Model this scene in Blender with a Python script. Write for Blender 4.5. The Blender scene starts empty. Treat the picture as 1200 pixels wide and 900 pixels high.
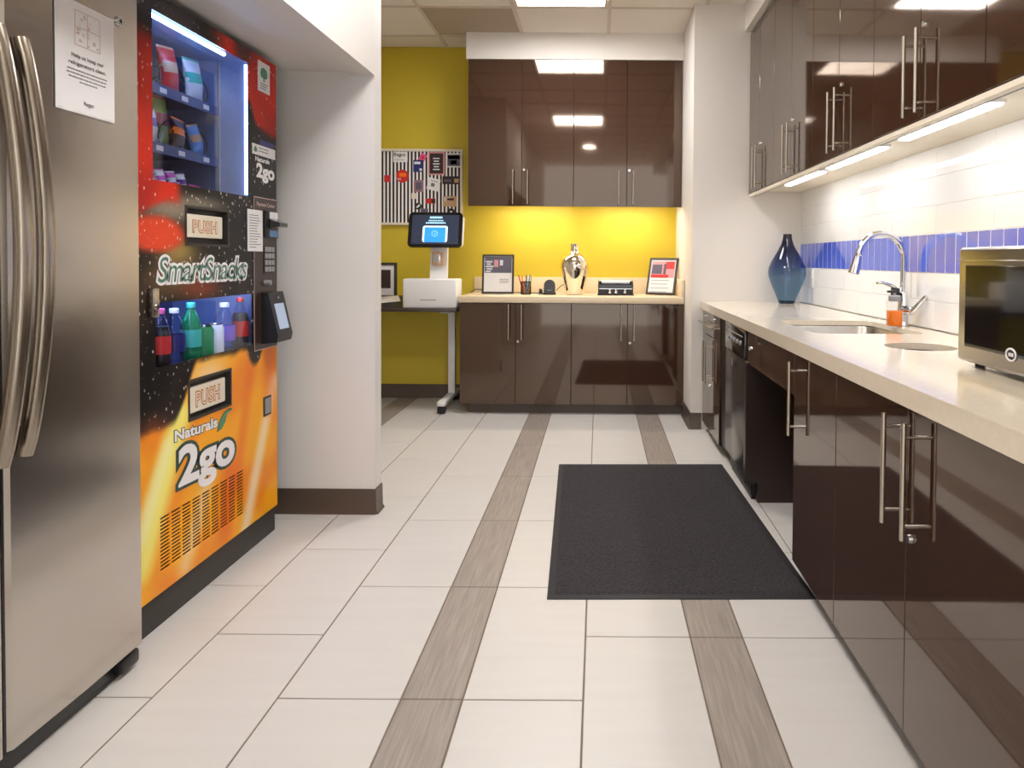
import bpy, bmesh, math, random
from mathutils import Vector, Matrix, noise

random.seed(7)
scene = bpy.context.scene
COL = scene.collection

# ------------------------------------------------------------------ camera
F, CX, CY, ROLL, PITCH, CAMH = 843.46, 701.49, 324.07, 0.0071, 0.0236, 1.0893
cr, sr, cp, sp = math.cos(ROLL), math.sin(ROLL), math.cos(PITCH), math.sin(PITCH)
Rr = Matrix(((cr, 0, sr), (0, 1, 0), (-sr, 0, cr)))
Rp = Matrix(((1, 0, 0), (0, cp, -sp), (0, sp, cp)))
RW = (Rr @ Rp).transposed()                 # camera axes (right, forward, up) as world columns
right, fwd, up = RW.col[0], RW.col[1], RW.col[2]
cam_data = bpy.data.cameras.new('camera')
cam = bpy.data.objects.new('camera', cam_data)
COL.objects.link(cam)
m = Matrix.Identity(4)
for i in range(3):
    m[i][0], m[i][1], m[i][2] = right[i], up[i], -fwd[i]
m[2][3] = CAMH
cam.matrix_world = m
cam_data.sensor_width = 36
cam_data.lens = F / 1200 * 36
cam_data.shift_x = (600 - CX) / 1200
cam_data.shift_y = (CY - 450) / 1200
cam_data.clip_start = 0.02
scene.camera = cam

# ------------------------------------------------------------------ world, exposure, light levels
world = bpy.data.worlds.new('world')
scene.world = world
world.use_nodes = True
world.node_tree.nodes['Background'].inputs[0].default_value = (1.0, 0.99, 0.98, 1)
world.node_tree.nodes['Background'].inputs[1].default_value = 0.78
scene.view_settings.view_transform = 'Standard'
scene.view_settings.look = 'None'
scene.view_settings.gamma = 1
scene.view_settings.use_curve_mapping = False
scene.view_settings.exposure = 1.36
TROFFER, STRIP_R, STRIP_B, DOWNLIGHT, VEND = 14.5, 12.0, 27.0, 40.0, 9.0

# ------------------------------------------------------------------ helpers: colour and materials
def lin(c):
    def f(v):
        v /= 255
        return v / 12.92 if v <= .04045 else ((v + .055) / 1.055) ** 2.4
    return (f(c[0]), f(c[1]), f(c[2]), 1)

def mat(name, rgb, rough=.5, metal=0, coat=0, ior=1.5, bump=None, var=None, emit=0, trans=0, stretch=None, aniso=0, alpha=1, sheen=0, tint=None):
    """procedural principled material; bump=(scale, strength), var=(scale, amount, rgb2), stretch scales the texture space"""
    M = bpy.data.materials.new(name)
    M.use_nodes = True
    nt = M.node_tree
    b = nt.nodes['Principled BSDF']
    b.inputs['Base Color'].default_value = lin(rgb)
    b.inputs['Roughness'].default_value = rough
    b.inputs['Metallic'].default_value = metal
    b.inputs['IOR'].default_value = ior
    b.inputs['Coat Weight'].default_value = coat
    b.inputs['Coat Roughness'].default_value = .03
    b.inputs['Transmission Weight'].default_value = trans
    b.inputs['Anisotropic'].default_value = aniso
    b.inputs['Sheen Weight'].default_value = sheen
    if tint: b.inputs['Specular Tint'].default_value = tint
    if emit:
        b.inputs['Emission Color'].default_value = lin(rgb)
        b.inputs['Emission Strength'].default_value = emit
    if bump or var:
        tc = nt.nodes.new('ShaderNodeTexCoord')
        mp = nt.nodes.new('ShaderNodeMapping')
        geo = nt.nodes.new('ShaderNodeNewGeometry')
        nt.links.new(geo.outputs['Position'], mp.inputs['Vector'])
        if stretch:
            mp.inputs['Scale'].default_value = stretch
        if var:
            n = nt.nodes.new('ShaderNodeTexNoise')
            n.inputs['Scale'].default_value = var[0]
            n.inputs['Detail'].default_value = 4
            nt.links.new(mp.outputs[0], n.inputs['Vector'])
            rp = nt.nodes.new('ShaderNodeValToRGB')
            rp.color_ramp.elements[0].position = .5 - .5 * var[1]
            rp.color_ramp.elements[1].position = .5 + .5 * var[1]
            rp.color_ramp.elements[0].color = lin(rgb)
            rp.color_ramp.elements[1].color = lin(var[2])
            nt.links.new(n.outputs['Fac'], rp.inputs['Fac'])
            nt.links.new(rp.outputs['Color'], b.inputs['Base Color'])
        if bump:
            n = nt.nodes.new('ShaderNodeTexNoise')
            n.inputs['Scale'].default_value = bump[0]
            n.inputs['Detail'].default_value = 3
            nt.links.new(mp.outputs[0], n.inputs['Vector'])
            bp = nt.nodes.new('ShaderNodeBump')
            bp.inputs['Strength'].default_value = bump[1]
            bp.inputs['Distance'].default_value = .01
            nt.links.new(n.outputs['Fac'], bp.inputs['Height'])
            nt.links.new(bp.outputs['Normal'], b.inputs['Normal'])
    return M

def pane_mat(name, tint, refl_rough=.0, ior=1.45):
    """thin clear pane: fresnel mix of transparent and mirror"""
    M = bpy.data.materials.new(name)
    M.use_nodes = True
    nt = M.node_tree
    nt.nodes.clear()
    out = nt.nodes.new('ShaderNodeOutputMaterial')
    mx = nt.nodes.new('ShaderNodeMixShader')
    lw = nt.nodes.new('ShaderNodeLayerWeight')         # Schlick reflectance, alike from both sides of the pane
    pw = nt.nodes.new('ShaderNodeMath'); pw.operation = 'POWER'; pw.inputs[1].default_value = 5
    fr = nt.nodes.new('ShaderNodeMath'); fr.operation = 'MULTIPLY_ADD'
    r0 = ((ior - 1) / (ior + 1)) ** 2
    fr.inputs[1].default_value = 1 - r0; fr.inputs[2].default_value = r0
    nt.links.new(lw.outputs['Facing'], pw.inputs[0]); nt.links.new(pw.outputs[0], fr.inputs[0])
    tr = nt.nodes.new('ShaderNodeBsdfTransparent')
    tr.inputs['Color'].default_value = tint
    gl = nt.nodes.new('ShaderNodeBsdfGlossy')
    gl.inputs['Roughness'].default_value = refl_rough
    nt.links.new(fr.outputs[0], mx.inputs[0])
    nt.links.new(tr.outputs[0], mx.inputs[1])
    nt.links.new(gl.outputs[0], mx.inputs[2])
    nt.links.new(mx.outputs[0], out.inputs['Surface'])
    return M

MT = {}
MT['wall'] = mat('wall_paint', (226, 220, 212), .55, bump=(260, .04))
MT['wall_inner'] = mat('alcove_paint', (226, 222, 217), .5, bump=(200, .04))
MT['yellow'] = mat('mustard_paint', (208, 184, 48), .5, bump=(220, .05))
MT['ceil'] = mat('ceiling_tile_board', (238, 229, 217), .8, bump=(380, .25))
MT['ceil_dark'] = mat('return_grille_tile', (196, 178, 156), .8, bump=(500, .5), var=(500, .5, (172, 155, 136)))
MT['tbar'] = mat('ceiling_grid_paint', (214, 200, 184), .5)
MT['floor'] = mat('porcelain_tile', (214, 210, 205), .36, var=(3.0, .9, (206, 201, 195)), stretch=(1, 8, 1), bump=(60, .015))
MT['plank'] = mat('wood_look_plank', (172, 161, 151), .4, var=(9, .6, (134, 124, 116)), stretch=(13, .6, 1), bump=(30, .08))
MT['grout'] = mat('grout', (122, 108, 94), .85)
MT['brown'] = mat('gloss_espresso', (57, 36, 26), .05, coat=.25, ior=1.8, bump=(7, .012), tint=(1, .84, .68, 1))
MT['brown_edge'] = mat('espresso_carcass', (44, 29, 23), .35)
MT['matte_dark'] = mat('dark_filler', (24, 17, 14), .4)
MT['base'] = mat('vinyl_baseboard', (84, 70, 60), .35, bump=(120, .04))
MT['counter'] = mat('quartz_worktop', (232, 219, 198), .12, coat=.2, var=(60, .8, (222, 207, 184)))
MT['counter_back'] = mat('laminate_worktop', (226, 208, 178), .3, var=(80, .8, (216, 196, 165)))
MT['steel'] = mat('brushed_steel', (176, 170, 162), .27, 1, bump=(40, .05), stretch=(1, 1, 22), aniso=.4)
MT['fridge'] = mat('stainless_door', (206, 200, 193), .2, 1, bump=(4, .07), var=(2.0, .9, (192, 185, 177)), stretch=(1, 1, 1.6))
MT['fridge_handle'] = mat('stainless_handle', (170, 160, 146), .24, 1, bump=(60, .04), stretch=(8, 8, .4))
MT['handle'] = mat('satin_nickel', (196, 188, 176), .25, 1)
MT['chrome'] = mat('chrome', (225, 225, 226), .06, 1)
MT['mirror'] = mat('mercury_glass', (238, 228, 210), .05, 1, bump=(12, .03))
MT['white_tile'] = mat('white_wall_tile', (236, 236, 234), .07, coat=.4, bump=(4, .012))
MT['tile_grout'] = mat('tile_grout', (204, 200, 194), .8)
MT['tile_grout_white'] = mat('white_grout', (238, 238, 240), .7)
MT['blue_tile'] = mat('blue_glass_tile', (84, 110, 212), .08, coat=.8, var=(1.6, .7, (60, 84, 200)), bump=(8, .02))
MT['rubber'] = mat('mat_rubber', (44, 40, 42), .7)
MT['carpet'] = mat('mat_pile', (68, 62, 66), .95, bump=(150, 1.0), var=(110, .5, (30, 27, 31)))
MT['black'] = mat('black_plastic', (22, 21, 23), .35)
MT['black_gloss'] = mat('black_gloss', (12, 12, 14), .08, coat=.5)
MT['charcoal'] = mat('charcoal_paint', (52, 47, 42), .5)
MT['dw'] = mat('dishwasher_steel', (96, 92, 88), .22, .7, bump=(30, .03), stretch=(1, 1, 14))
MT['white'] = mat('white_plastic', (230, 228, 226), .35)
MT['paper'] = mat('white_paper', (236, 233, 232), .7)
MT['ink'] = mat('print_black', (40, 38, 38), .7)
MT['ink_grey'] = mat('print_grey', (120, 118, 120), .7)
MT['ink_pink'] = mat('print_pink', (214, 190, 184), .7)
MT['cream'] = mat('cream_paint', (226, 216, 196), .5)
MT['grey'] = mat('grey_plastic', (150, 150, 152), .4)
MT['led_w'] = mat('led_white', (252, 251, 252), emit=STRIP_R)
MT['led_b'] = mat('led_warm', (255, 242, 220), emit=STRIP_B)
MT['led_t'] = mat('troffer_lens', (252, 250, 250), emit=TROFFER)
MT['led_d'] = mat('downlight_lens', (255, 250, 243), emit=DOWNLIGHT)
MT['led_v'] = mat('vending_led', (176, 206, 255), emit=VEND)
MT['liner'] = mat('vending_liner', (150, 176, 226), .3, .3, bump=(30, .2))
MT['liner_dark'] = mat('vending_back', (46, 56, 92), .5)
MT['pane'] = pane_mat('vending_glass', (.93, .95, 1, 1))
MT['clear'] = pane_mat('clear_plastic', (.72, .84, .98, 1), .03)
MT['clear_glass'] = pane_mat('clear_glass', (.97, .97, .97, 1), .0)
MT['frame_glass'] = pane_mat('frame_glass', (.97, .97, .97, 1), .02, 1.35)
for k, c in dict(c_red=(206, 40, 38), c_pink=(226, 90, 140), c_magenta=(206, 70, 190), c_green=(40, 140, 84), c_lime=(176, 202, 70), c_navy=(36, 40, 110),
                 c_violet=(122, 92, 196), c_cola=(38, 20, 14), c_orange=(255, 122, 14), c_teal=(70, 190, 170), c_sky=(96, 150, 214), c_mauve=(150, 112, 122),
                 c_choc=(52, 30, 28), c_pale=(222, 226, 232), c_tan=(196, 158, 120), c_yellow=(240, 200, 60), c_darkgreen=(34, 62, 50), c_midgreen=(70, 140, 100), c_smart=(66, 116, 98),
                 c_slate=(92, 88, 104), c_rose=(220, 150, 154), c_purple=(120, 40, 150)).items():
    MT[k] = mat(k[2:] + '_colour', c, .4, coat=.2)

# ------------------------------------------------------------------ helpers: geometry
WL = {}                                     # world location of every object built
def wl(o):
    return WL[o.name] if o else Vector((0, 0, 0))

def link(o, parent, loc):
    COL.objects.link(o)
    WL[o.name] = Vector(loc)
    o.parent = parent
    o.location = Vector(loc) - wl(parent)

def tag(o, label, cat, group=None):
    o['label'] = label
    o['category'] = cat
    if group:
        o['group'] = group
    return o

def thing(name, label, cat, loc, group=None):
    o = bpy.data.objects.new(name, None)
    o.empty_display_size = .05
    link(o, None, loc)
    return tag(o, label, cat, group)

class S:
    """collects shapes into one bmesh; build() links it as one mesh object"""
    def __init__(self):
        self.bm = bmesh.new()
    def _add(self, t, mtx=None):
        if mtx is not None:
            bmesh.ops.transform(t, matrix=mtx, verts=t.verts)
        me = bpy.data.meshes.new('t')
        t.to_mesh(me)
        t.free()
        self.bm.from_mesh(me)
        bpy.data.meshes.remove(me)
        return self
    def box(self, x0, x1, y0, y1, z0, z1, bev=0, seg=2, mtx=None):
        t = bmesh.new()
        bmesh.ops.create_cube(t, size=1)
        bmesh.ops.transform(t, verts=t.verts, matrix=Matrix.Translation(((x0 + x1) / 2, (y0 + y1) / 2, (z0 + z1) / 2)) @ Matrix.Diagonal((abs(x1 - x0), abs(y1 - y0), abs(z1 - z0), 1)))
        if bev:
            bmesh.ops.bevel(t, geom=t.edges[:], offset=bev, segments=seg, profile=.5, affect='EDGES')
        return self._add(t, mtx)
    def cyl(self, p0, p1, r0, r1=None, n=16, bev=0):
        p0, p1 = Vector(p0), Vector(p1)
        d = p1 - p0
        t = bmesh.new()
        bmesh.ops.create_cone(t, cap_ends=True, segments=n, radius1=r0, radius2=r0 if r1 is None else r1, depth=d.length)
        if bev:
            es = [e for e in t.edges if len(e.link_faces) == 2 and any(len(f.verts) > 4 for f in e.link_faces)]
            bmesh.ops.bevel(t, geom=es, offset=bev, segments=2, affect='EDGES')
        return self._add(t, Matrix.Translation((p0 + p1) / 2) @ d.to_track_quat('Z', 'Y').to_matrix().to_4x4())
    def lathe(self, prof, c, n=32, mtx=None):
        t = bmesh.new()
        rings = []
        for r, z in prof:
            if r < 1e-5:
                rings.append([t.verts.new((0, 0, z))])
            else:
                rings.append([t.verts.new((r * math.cos(2 * math.pi * i / n), r * math.sin(2 * math.pi * i / n), z)) for i in range(n)])
        for a, b in zip(rings, rings[1:]):
            for i in range(n):
                j = (i + 1) % n
                if len(a) == 1 and len(b) == 1: continue
                if len(a) == 1: t.faces.new((a[0], b[j], b[i]))
                elif len(b) == 1: t.faces.new((a[i], a[j], b[0]))
                else: t.faces.new((a[i], a[j], b[j], b[i]))
        bmesh.ops.recalc_face_normals(t, faces=t.faces)
        return self._add(t, Matrix.Translation(c) @ (mtx or Matrix.Identity(4)))
    def tube(self, pts, r, n=12, sx=1.0, closed=False):
        """swept round section; r may be a list; sx squashes the section sideways"""
        pts = [Vector(p) for p in pts]
        rs = r if isinstance(r, (list, tuple)) else [r] * len(pts)
        t = bmesh.new()
        rings = []
        ref = None
        for i, p in enumerate(pts):
            d = (pts[min(i + 1, len(pts) - 1)] - pts[max(i - 1, 0)]).normalized()
            if ref is None:
                ref = Vector((0, 0, 1)) if abs(d.z) < .9 else Vector((1, 0, 0))
            a = (ref - d * ref.dot(d)).normalized()
            b = d.cross(a)
            ref = a
            rings.append([t.verts.new(p + a * (rs[i] * math.cos(2 * math.pi * k / n)) + b * (rs[i] * sx * math.sin(2 * math.pi * k / n))) for k in range(n)])
        for A, B in zip(rings, rings[1:]):
            for k in range(n):
                t.faces.new((A[k], A[(k + 1) % n], B[(k + 1) % n], B[k]))
        if closed is False:
            t.faces.new(rings[0][::-1])
            t.faces.new(rings[-1])
        bmesh.ops.recalc_face_normals(t, faces=t.faces)
        return self._add(t)
    def prism(self, poly, f0, f1):
        """closed solid between two copies of a polygon: f0/f1 map a 2-D point to 3-D"""
        t = bmesh.new()
        A = [t.verts.new(f0(p)) for p in poly]
        B = [t.verts.new(f1(p)) for p in poly]
        n = len(poly)
        t.faces.new(A)
        t.faces.new(B[::-1])
        for i in range(n):
            t.faces.new((A[i], B[i], B[(i + 1) % n], A[(i + 1) % n]))
        bmesh.ops.recalc_face_normals(t, faces=t.faces)
        return self._add(t)
    def loft(self, loops, cap0=False, cap1=False):
        t = bmesh.new()
        R = [[t.verts.new(p) for p in L] for L in loops]
        n = len(R[0])
        for A, B in zip(R, R[1:]):
            for i in range(n):
                t.faces.new((A[i], A[(i + 1) % n], B[(i + 1) % n], B[i]))
        if cap0: t.faces.new(R[0][::-1])
        if cap1: t.faces.new(R[-1])
        bmesh.ops.recalc_face_normals(t, faces=t.faces)
        return self._add(t)
    def slab_with_holes(self, outline, holes, z0, z1):
        t = bmesh.new()
        def ring(pts, z):
            vs = [t.verts.new((p[0], p[1], z)) for p in pts]
            return vs, [t.edges.new((vs[i], vs[(i + 1) % len(vs)])) for i in range(len(vs))]
        for z in (z0, z1):
            es = []
            for L in [outline] + holes:
                es += ring(L, z)[1]
            bmesh.ops.triangle_fill(t, use_beauty=True, use_dissolve=False, edges=es)
        for L in [outline] + holes:
            n = len(L)
            a = [t.verts.new((p[0], p[1], z0)) for p in L]
            b = [t.verts.new((p[0], p[1], z1)) for p in L]
            for i in range(n):
                t.faces.new((a[i], a[(i + 1) % n], b[(i + 1) % n], b[i]))
        bmesh.ops.remove_doubles(t, verts=t.verts, dist=1e-5)
        bmesh.ops.recalc_face_normals(t, faces=t.faces)
        return self._add(t)
    def build(self, name, material, parent=None, smooth=True, origin=None):
        me = bpy.data.meshes.new(name)
        vs = self.bm.verts
        lo = Vector((min(v.co.x for v in vs), min(v.co.y for v in vs), min(v.co.z for v in vs)))
        hi = Vector((max(v.co.x for v in vs), max(v.co.y for v in vs), max(v.co.z for v in vs)))
        c = Vector(origin) if origin else Vector(((lo.x + hi.x) / 2, (lo.y + hi.y) / 2, lo.z))
        bmesh.ops.translate(self.bm, verts=vs, vec=-c)
        self.bm.to_mesh(me)
        self.bm.free()
        if smooth:
            for p in me.polygons: p.use_smooth = True
            me.set_sharp_from_angle(angle=math.radians(38))
        me.materials.append(MT[material] if isinstance(material, str) else material)
        o = bpy.data.objects.new(name, me)
        link(o, parent, c)
        return o

def box(name, x0, x1, y0, y1, z0, z1, material, parent=None, bev=0, seg=2):
    return S().box(x0, x1, y0, y1, z0, z1, bev, seg).build(name, material, parent)

def struct(o):
    o['kind'] = 'structure'
    return o

def copy_of(src, parent, loc, scale=None):
    o = src.copy()
    link(o, parent, loc)
    if scale: o.scale = scale
    return o

def rrect(x0, x1, y0, y1, r, n=6):
    pts = []
    for (cx_, cy_, a0) in ((x1 - r, y1 - r, 0), (x0 + r, y1 - r, 90), (x0 + r, y0 + r, 180), (x1 - r, y0 + r, 270)):
        for i in range(n + 1):
            a = math.radians(a0 + 90 * i / n)
            pts.append((cx_ + r * math.cos(a), cy_ + r * math.sin(a)))
    return pts

FX = Matrix(((0, 0, 1, 0), (1, 0, 0, 0), (0, 1, 0, 0), (0, 0, 0, 1)))     # text plane facing +X: right is +Y
FY = Matrix(((1, 0, 0, 0), (0, 0, -1, 0), (0, 1, 0, 0), (0, 0, 0, 1)))    # text plane facing -Y: right is +X
def raw_text(s, offset, shear, extrude, spacing=1.0):
    cu = bpy.data.curves.new('t', 'FONT')
    cu.body = s
    cu.offset = offset
    cu.shear = shear
    cu.extrude = extrude
    cu.space_character = spacing
    cu.resolution_u = 4
    o = bpy.data.objects.new('t', cu)
    COL.objects.link(o)
    dg = bpy.context.evaluated_depsgraph_get()
    me = bpy.data.meshes.new_from_object(o.evaluated_get(dg))
    bpy.data.objects.remove(o)
    bpy.data.curves.remove(cu)
    return me

def text(name, s, rect, frame, depth, material, parent, offset=0, shear=0, outline=None, spacing=1.0, warp=None, thick=.0006):
    """lettering fitted to rect=(u0,u1,v0,v1) in a vertical plane; frame is FX or FY, depth the plane's coordinate along its normal axis.
    outline=(offset, material): a fatter copy behind. warp: shear of v with u"""
    res = []
    me = raw_text(s, offset, shear, 0, spacing)
    xs = [v.co.x for v in me.vertices]; ys = [v.co.y for v in me.vertices]
    ax, bx_, ay, by = min(xs), max(xs), min(ys), max(ys)
    su, sv = (rect[1] - rect[0]) / (bx_ - ax), (rect[3] - rect[2]) / (by - ay)
    layers = [(me, material, thick * 2, name)]
    if outline:
        layers.append((raw_text(s, outline[0], shear, 0, spacing), outline[1], thick, name + '_outline'))
    for q, mt_, lift, nm in layers:
        for v in q.vertices:
            u = rect[0] + (v.co.x - ax) * su
            w = rect[2] + (v.co.y - ay) * sv
            if warp: w += warp * (u - rect[0])
            v.co = (u, w, lift)
        q.transform(frame)
        off = Vector((depth, 0, 0)) if frame is FX else Vector((0, depth, 0))
        q.transform(Matrix.Translation(off))
        n = len(q.vertices)
        c = sum((v.co for v in q.vertices), Vector()) / max(n, 1)
        q.transform(Matrix.Translation(-c))
        q.materials.clear()
        q.materials.append(MT[mt_])
        q.name = nm
        o = bpy.data.objects.new(nm, q)
        link(o, parent, c)
        res.append(o)
    return res

# ------------------------------------------------------------------ key dimensions (metres)
HC = 2.72            # ceiling
YB, YW = 5.61, 4.622 # back wall, wing wall
XW, XR = .60, 1.31   # wing wall left face, right wall
XP, YP = -.946, 3.044  # header / pier corner
XL, YF = -2.42, -1.9
ZC = .826            # worktop

# ------------------------------------------------------------------ the setting
wb = struct(box('wall_back', XL, XW, YB, YB + .1, 0, HC + .1, 'yellow'))
ww = struct(box('wall_wing', XW, XR, YW, YB + .1, 0, HC + .1, 'wall'))
wr = struct(box('wall_right', XR, XR + .1, YF, YB + .1, 0, HC + .1, 'wall'))
struct(box('wall_left', XL - .1, XL, YF, YB + .1, 0, HC + .1, 'wall'))
struct(box('wall_pier', XL, XP, YP, YP + .085, 0, HC + .1, 'wall_inner'))
struct(box('wall_header', XP - .1, XP, .9, YP, 1.856, HC + .1, 'wall'))
struct(box('wall_alcove_top', XL, XP - .1, .9, YP, 1.872, 1.95, 'wall_inner'))
struct(box('wall_near', XL, XP, YF, .9, 0, HC + .1, 'wall'))
struct(box('wall_soffit_back', -.965, XW, 5.222, YB, 2.53, HC + .028, 'wall'))
struct(box('wall_soffit_right', .92, XR, YF, YW, 2.545, HC + .028, 'wall'))

def cove(name, poly_pts):
    s = S()
    for (a, b, nx, ny) in poly_pts:      # segment a->b with outward normal
        prof = [(0, 0), (.016, 0), (.0135, .006), (.008, .014), (.006, .104), (.004, .106), (0, .106)]
        s.prism(prof, lambda p, a=a: (a[0] + nx * p[0], a[1] + ny * p[0], p[1]), lambda p, b=b: (b[0] + nx * p[0], b[1] + ny * p[0], p[1]))
    return struct(s.build(name, 'base'))
cove('baseboard_pier', [((XL, YP), (XP + .006, YP), 0, -1)])
cove('baseboard_pier_end', [((XP, YP - .008), (XP, YP + .085), 1, 0)])
cove('baseboard_wing', [((XW - .006, YW), (.668, YW), 0, -1)])
cove('baseboard_wing_side', [((XW, YW - .008), (XW, 5.03), -1, 0)])
cove('baseboard_back', [((XL, YB), (-.95, YB), 0, -1)])

# floor: grout bed with porcelain tiles and wood-look planks laid in it
fl = struct(box('floor', XL, XR, YF, YB, -.06, -.0022, 'grout'))
T, G, SW = .61, .0045, .1525
YA0, YB0 = 1.7538, 2.0556
A, B = YA0, YB0
cols = [(-2.472, -2.167, A, 0), (-2.167, -1.862, B, 0), (-1.862, -1.557, A, 0), (-1.557, -1.405, A, 1), (-1.405, -1.096, A, 0), (-1.096, -.787, B, 0), (-.787, -.4812, A, 0),
        (-.4812, -.3287, A, 1), (-.3287, -.0306, A, 0), (-.0306, .2725, B, 0), (.2725, .424, B, 1), (.424, .729, B, 0), (.729, 1.034, A, 0), (1.034, 1.31, B, 0)]
for (x0, x1, y00, plank) in cols:
    x0 = max(x0, XL)
    k0 = math.floor((YF - y00) / T)
    cache = {}
    for k in range(k0, 12):
        a, b = max(y00 + k * T, YF), min(y00 + (k + 1) * T, YB)
        if b - a < .03: continue
        key = round(b - a, 4)
        c = Vector(((x0 + x1) / 2, (a + b) / 2, -.008))
        if key in cache:
            copy_of(cache[key], fl, c)
        else:
            o = S().box(x0 + G / 2, x1 - G / 2, a + G / 2, b - G / 2, -.008, 0, .0012, 1).build('floor_plank' if plank else 'floor_tile', 'plank' if plank else 'floor', fl)
            cache[key] = o

# ceiling: slab, grid bars, lay-in tiles
ce = struct(box('ceiling', XL, XR, YF, YB, HC + .03, HC + .1, 'ceil'))
GX = [-2.4, -1.79, -1.18, -.565, .06, .68, 1.29]
GY = [4.70 + .61 * k for k in range(-11, 2)]
for gx in GX:
    box('grid_bar', gx - .012, gx + .012, YF, YB, HC - .006, HC + .012, 'tbar', ce)
first = None
LIGHTS = {(3, 10), (3, 6)}
for i in range(len(GX) - 1):
    for j in range(-1, len(GY)):
        x0, x1 = GX[i], GX[i + 1]
        y0 = GY[j] if j >= 0 else YF
        y1 = min(GY[j + 1] if j + 1 < len(GY) else YB, YB)
        if j >= 0:
            box('grid_bar', x0 + .012, x1 - .012, y0 - .012, y0 + .012, HC - .006, HC + .012, 'tbar', ce)
        if y1 - y0 < .05 or (i, j) in LIGHTS: continue
        dark = (i, j) == (2, 11)
        box('ceiling_tile', x0 + .01, x1 - .01, y0 + .01, y1 - .01, HC + .001, HC + .014, 'ceil_dark' if dark else 'ceil', ce)

def troffer(x0, x1, y0, y1, label):
    t = thing('ceiling_light', label, 'ceiling light', ((x0 + x1) / 2, (y0 + y1) / 2, HC))
    s = S()
    for a in ((x0, x0 + .02, y0, y1), (x1 - .02, x1, y0, y1), (x0 + .02, x1 - .02, y0, y0 + .02), (x0 + .02, x1 - .02, y1 - .02, y1)):
        s.box(*a, HC - .004, HC + .02)
    s.build('frame', 'tbar', t)
    box('lens', x0 + .02, x1 - .02, y0 + .02, y1 - .02, HC + .006, HC + .014, 'led_t', t)
    cx_, cy_ = (x0 + x1) / 2, (y0 + y1) / 2
    S().tube([(cx_ + .17 * math.cos(a / 32 * 2 * math.pi), cy_ + .17 * math.sin(a / 32 * 2 * math.pi), HC + .005) for a in range(33)], .003, 6).build('ring', 'white', t)
troffer(GX[3] + .014, GX[4] - .014, GY[10] + .014, GY[11] - .014, 'square white ceiling light panel next to the soffit over the back cabinets')
troffer(GX[3] + .014, GX[4] - .014, GY[6] + .014, GY[7] - .014, 'square white ceiling light panel out over the aisle beside the fridge')
t = thing('downlight', 'small round recessed ceiling downlight over the tiled aisle', 'downlight', (-.15, .0, HC))
S().lathe([(.085, 0), (.115, 0), (.115, -.006), (.1, -.009), (.085, -.004), (.085, 0)], (-.15, 0, HC + .001), 28).build('trim_ring', 'white', t)
S().cyl((-.15, 0, HC - .003), (-.15, 0, HC - .0005), .084, n=28).build('lens', 'led_d', t)

# right wall: white 4x16 tiles, blue upright tiles
bed = box('tile_bed', XR - .0136, XR + .001, .1, YW, ZC + .002, 1.545, 'tile_grout', wr)
box('tile_bed', XR - .0149, XR - .0136, .1, YW, 1.047, 1.197, 'tile_grout_white', wr)
XT0, XT1 = XR - .0145, XR - .005
def wall_rows(z0, z1, off):
    cache = {}
    y = YW - .002
    first = True
    while y > .12:
        w = off if first else .41
        first = False
        a, b = max(y - w, .1), y
        k = round(b - a, 4)
        if k in cache: copy_of(cache[k], wr, ((XT0 + XT1) / 2, (a + b) / 2, z0 + .001))
        else: cache[k] = S().box(XT0, XT1, a + .001, b - .001, z0 + .001, z1 - .001, .0015, 1).build('wall_tile', 'white_tile', wr)
        y -= w
for i, (a, b) in enumerate(((.828, .938), (.938, 1.046), (1.198, 1.308), (1.308, 1.418), (1.418, 1.53))):
    wall_rows(a, b, .41 if i % 2 else .205)
src = None
for k in range(58):
    y1 = YW - .003 - k * .0772
    if src is None:
        src = S().box(XT0 - .001, XT1, y1 - .0735, y1, 1.048, 1.196, .0006, 1).build('blue_tile', 'blue_tile', wr)
    else:
        copy_of(src, wr, (WL[src.name].x, y1 - .03675, 1.048))

# ------------------------------------------------------------------ cabinets
def bar_handle(parent, p, axis, length, nrm, so=.032, r=.0055):
    """round bar on two posts; p = centre on the door face, nrm = outward normal"""
    p, nrm = Vector(p), Vector(nrm)
    d = Vector((0, 0, 1)) if axis == 'z' else (Vector((0, 1, 0)) if axis == 'y' else Vector((1, 0, 0)))
    c = p + nrm * so
    s = S().cyl(c - d * length / 2, c + d * length / 2, r, n=12, bev=.001)
    for q in (-1, 1):
        b = p + d * (q * (length / 2 - .03))
        s.cyl(b - nrm * .001, b + nrm * so, r * .7, n=10)
    return s.build('handle', 'handle', parent)

def cam_lock(parent, p, nrm):
    p, nrm = Vector(p), Vector(nrm)
    S().cyl(p - nrm * .001, p + nrm * .008, .0095, .0085, n=14).build('lock', 'chrome', parent)

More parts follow.
